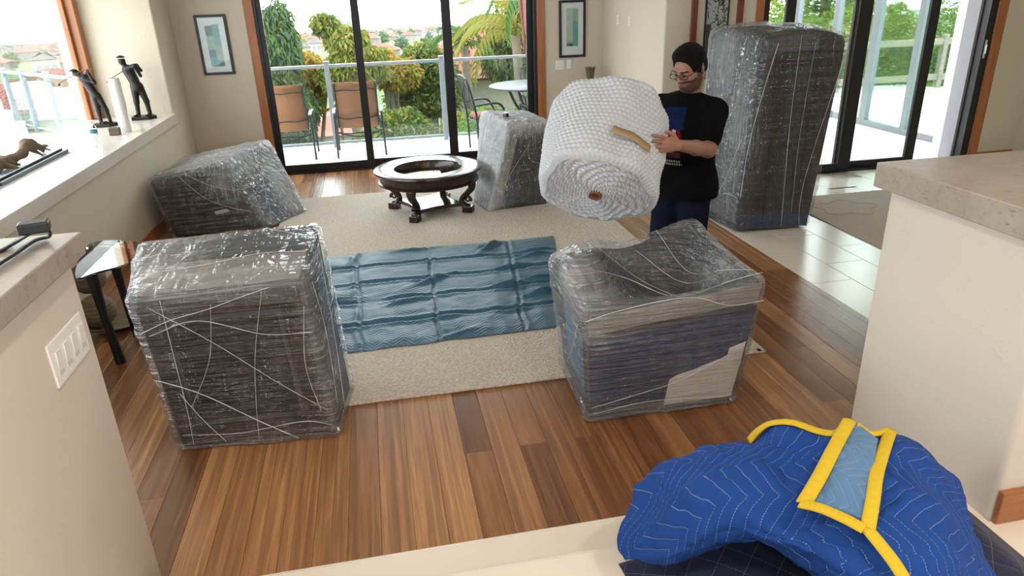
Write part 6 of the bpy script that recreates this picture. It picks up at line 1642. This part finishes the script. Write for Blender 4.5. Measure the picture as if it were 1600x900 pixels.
# houses
def house(base, sx, sy, hz, rh, label, wallc, roofc, group=None, rz=0.0, tiles=False, name='house'):
    t = thing(name, base, label, 'house', group, rz=rz)
    wl = plain('stucco', wallc, 0.85); rf = plain('roof_tile', roofc, 0.8, 0, 0.3, 0.2, 3)
    MB().box(-sx/2, -sy/2, 0, sx/2, sy/2, hz).build('walls', wl, t)
    o_ = 0.4
    vs_ = [(-sx/2-o_, -sy/2-o_, hz), (sx/2+o_, -sy/2-o_, hz), (sx/2+o_, sy/2+o_, hz), (-sx/2-o_, sy/2+o_, hz), (-sx/2+sy/2, 0, hz+rh), (sx/2-sy/2, 0, hz+rh)]
    r = MB().add(vs_, [(0, 1, 5, 4), (1, 2, 5), (2, 3, 4, 5), (3, 0, 4), (3, 2, 1, 0)]).build('roof', rf, t)
    if tiles:
        # barrel tile rows on the slope that faces the room
        n = int((sx+2*o_)/0.28); rows = int(math.hypot(sy/2+o_, rh)/0.42)
        A, B = Vector(vs_[0]), Vector(vs_[1]); up_ = Vector((0, sy/2+o_, rh))
        tl0 = None
        for q in range(rows):
            f0, f1 = q/rows, (q+1.12)/rows
            xa = -sx/2-o_+(sy/2+o_)*f0*0.98; xb = sx/2+o_-(sy/2+o_)*f0*0.98
            k = int((xb-xa)/0.265)
            for m in range(k):
                x_ = xa+(m+0.5)*(xb-xa)/k
                a = Vector((x_, -sy/2-o_, hz))+up_*f0+Vector((0, -0.03, 0.05)); dvec = up_*(f1-f0)
                if tl0 is None:
                    pr_ = []
                    tl0 = MB()
                    dn = dvec; nn = Vector((0, -rh, sy/2+o_)).normalized()
                    for e_ in (0.0, 1.0):
                        for s_ in range(5):
                            an_ = math.pi*s_/4
                            pr_.append(dn*e_+Vector((math.cos(an_)*0.14*(1.0-0.15*e_), 0, 0))+nn*math.sin(an_)*0.05)
                    tl0.add(pr_, [(i_, i_+1, i_+6, i_+5) for i_ in range(4)]+[(0, 1, 2, 3, 4)])
                    first_t = tl0.build('tile', rf, t, fix=True); first_t.location = a; count = 1
                    continue
                if count >= 290: continue
                c_ = link_copy(first_t, t); c_.location = a; count += 1
    for k, x_ in enumerate(np.linspace(-sx*0.35, sx*0.35, max(2, int(sx/3)))):
        w_ = MB().box(x_-0.5, -sy/2-0.05, hz*0.3, x_+0.5, -sy/2+0.02, hz*0.75).build('window', plain('dark_window', (0.10, 0.12, 0.14), 0.2), t)
        MB().box(x_-0.03, -sy/2-0.07, hz*0.3, x_+0.03, -sy/2-0.04, hz*0.75).build('mullion', M['white'], w_)
    return t
# neighbour behind the patio table (red roof) and neighbour seen through the ledge window
house((4.9, 27, -3.9), 8.0, 6.0, 3.4, 1.5, 'house with terracotta tiled roof beyond the patio table', (0.34, 0.29, 0.24), (0.18, 0.062, 0.034), tiles=True)
house((-10.6, 29.5, -5.2), 9.0, 7.0, 3.85, 1.35, 'house with pinkish red barrel tile roof outside the ledge window', (0.20, 0.165, 0.14), (0.11, 0.038, 0.030), rz=math.radians(-28), tiles=True)
house((-1.6, 42, -7.2), 4.5, 5.0, 2.6, 1.4, 'small house with red roof between the lounge chairs', (0.34, 0.29, 0.25), (0.26, 0.09, 0.065))
# ground falling away from the deck
gv = []
for i in range(41):
    row = []
    for j in range(41):
        x_ = -800+1300*i/40; q = j/40; y_ = 11.6+1240*q**2
        z_ = -2.6-5.5*min(1, (y_-11.6)/16)-8.0*min(1, max(0, y_-28)/230)-22.0*max(0, (y_-258)/740)
        if x_ > 3.8 and y_ < 17: z_ = min(z_, -1.2)
        z_ += 0.7*noise.noise(Vector((x_*0.03, y_*0.03, 0)))*min(1, (y_-11)/20)
        row.append(Vector((x_, y_, z_)))
    gv.append(row)
t = NT('hillside'); v_ = t.coord('Object')
cc = t.mix(t.ramp(t.noise(v_, 0.35, 6, 0.7), [(0.35, 0.0), (0.65, 1.0)]), (0.05, 0.09, 0.03), (0.14, 0.15, 0.08))
M['ground'] = t.done(t.bsdf(cc, 0.95, 0, 0.1))
o = MB().grid(gv).build('hillside_ground', M['ground'], smooth=True); tag(o, kind='structure')
# terraces of the garden outside the ledge window
for k in range(5):
    y0_ = 15.9+1.5*k; zt_ = -0.80+0.02*k
    o = MB().box(-18, y0_, -3.2, -3.6, y0_+1.38, zt_).build('garden_terrace', plain('terrace_planting', (0.055+0.015*(k % 2), 0.07, 0.028), 0.95, 0, 0.1, 0.5, 3)); tag(o, kind='structure')
    o = MB().box(-18, y0_+1.38, -3.2, -3.6, y0_+1.5, zt_+0.05).build('terrace_edging', plain('edging_stone', (0.10, 0.095, 0.085), 0.9)); tag(o, kind='structure')
# far town
g = random.Random(11)
def far_house(seed):
    gg = random.Random(seed); mb = MB(); w_, d_, h_ = gg.uniform(6, 12), gg.uniform(6, 9), gg.uniform(3, 6)
    mb.box(-w_/2, -d_/2, 0, w_/2, d_/2, h_)
    o_ = 0.5
    vs_ = [(-w_/2-o_, -d_/2-o_, h_), (w_/2+o_, -d_/2-o_, h_), (w_/2+o_, d_/2+o_, h_), (-w_/2-o_, d_/2+o_, h_), (-w_/2+d_/2, 0, h_+2.0), (w_/2-d_/2, 0, h_+2.0)]
    mb.add(vs_, [(0, 1, 5, 4), (1, 2, 5), (2, 3, 4, 5), (3, 0, 4)], 1)
    for q in range(3): mb.box(-w_*0.35+q*w_*0.3, -d_/2-0.1, h_*0.35, -w_*0.35+q*w_*0.3+1.4, -d_/2, h_*0.7, 2)
    return mb
wins = plain('far_window', (0.16, 0.18, 0.2), 0.3)
protos = []
for q in range(6):
    wc = [(0.22, 0.20, 0.18), (0.28, 0.27, 0.26), (0.17, 0.15, 0.13)][q % 3]; rc = [(0.10, 0.045, 0.032), (0.08, 0.07, 0.065), (0.13, 0.06, 0.042)][q % 3]
    o = far_house(q).build('distant_house', [plain('far_wall', wc, 0.9), plain('far_roof', rc, 0.9), wins])
    tag(o, 'small pale house on the distant town slope', 'house', 'houses on the distant town slope')
    protos.append(o)
def gz(x_, y_):
    z_ = -2.6-5.5*min(1, (y_-11.6)/16)-8.0*min(1, max(0, y_-28)/230)-22.0*max(0, (y_-258)/740)
    return z_+0.7*noise.noise(Vector((x_*0.03, y_*0.03, 0)))*min(1, (y_-11)/20)
slots = []
for r_ in range(22):
    y_ = 250+r_*38
    for c_ in range(60):
        x_ = -y_*0.60+c_*26+(r_ % 2)*13
        if x_ > y_*0.27: break
        slots.append((x_+g.uniform(-2, 2), y_+g.uniform(-3, 3)))
g.shuffle(slots)
nh = min(290, int(len(slots)*0.6)); hs_ = slots[:nh]; ts_ = slots[nh:nh+290]
HL = ['small cream walled house with a brick red roof in the distant town', 'small white walled house with a grey roof in the distant town', 'small tan walled house with a terracotta roof in the distant town']
for k, (x_, y_) in enumerate(hs_):
    o = protos[k % 6] if k < 6 else link_copy(protos[k % 6])
    o['label'] = HL[k % 3]
    o.location = (x_, y_, gz(x_, y_)-0.8); o.rotation_euler = (0, 0, g.uniform(-0.4, 0.4))
# one tall pale block
tb_ = thing('apartment_tower', (-4.5, 231, -15), 'tall pale apartment tower in the hazy town', 'building')
MB().box(-4, -3, 0, 4, 3, 13.5).build('walls', plain('tower_wall', (0.42, 0.42, 0.41), 0.9), tb_)
for q in range(5):
    for r_ in range(3): MB().box(-3+2.2*r_, -3.1, 1.2+2.3*q, -1.8+2.2*r_, -3.0, 2.4+2.3*q).build('window', wins, tb_)
LEAF_N, LEAF_S = 1.0, 0.8
# distant trees of the town
fp = []
for q in range(4):
    mb = leaf_cloud(MB(), [(0, 0, 3.0, 3.2, 2.6, 2.6), (1.5, 0, 2.2, 2.4, 2.2, 2.0)], 260, 1.3, 40+q, 0.2, 1)
    o = mb.build('distant_tree', [LG, LD, LY, LD][q], fix=False); tag(o, 'rounded tree among the distant town houses', 'tree', 'trees of the distant town'); fp.append(o)
TLB = ['mid green rounded tree among the distant town houses', 'blue green rounded tree among the distant town houses', 'yellowish rounded tree among the distant town houses', 'dull dark green rounded tree among the distant town houses']
for k, (x_, y_) in enumerate(ts_):
    o = fp[k % 4] if k < 4 else link_copy(fp[k % 4])
    o['label'] = TLB[k % 4]
    o.location = (x_, y_, gz(x_, y_)-0.5); s_ = g.uniform(0.6, 1.2); o.scale = (s_, s_, s_); o.rotation_euler = (0, 0, g.random()*6)
# morning haze hanging over the town
hz = NT('morning_haze'); vsn = hz.new('ShaderNodeVolumeScatter', i_Color=(0.95, 0.97, 1.0), i_Density=0.00008, i_Anisotropy=0.2)
hz.t.links.new(vsn.outputs[0], hz.out.inputs['Volume'])
o = MB().box(-900, 60, -50, 520, 1300, 60).build('haze', hz.m); tag(o, 'thin pale haze over the distant town', 'haze', kind='stuff')
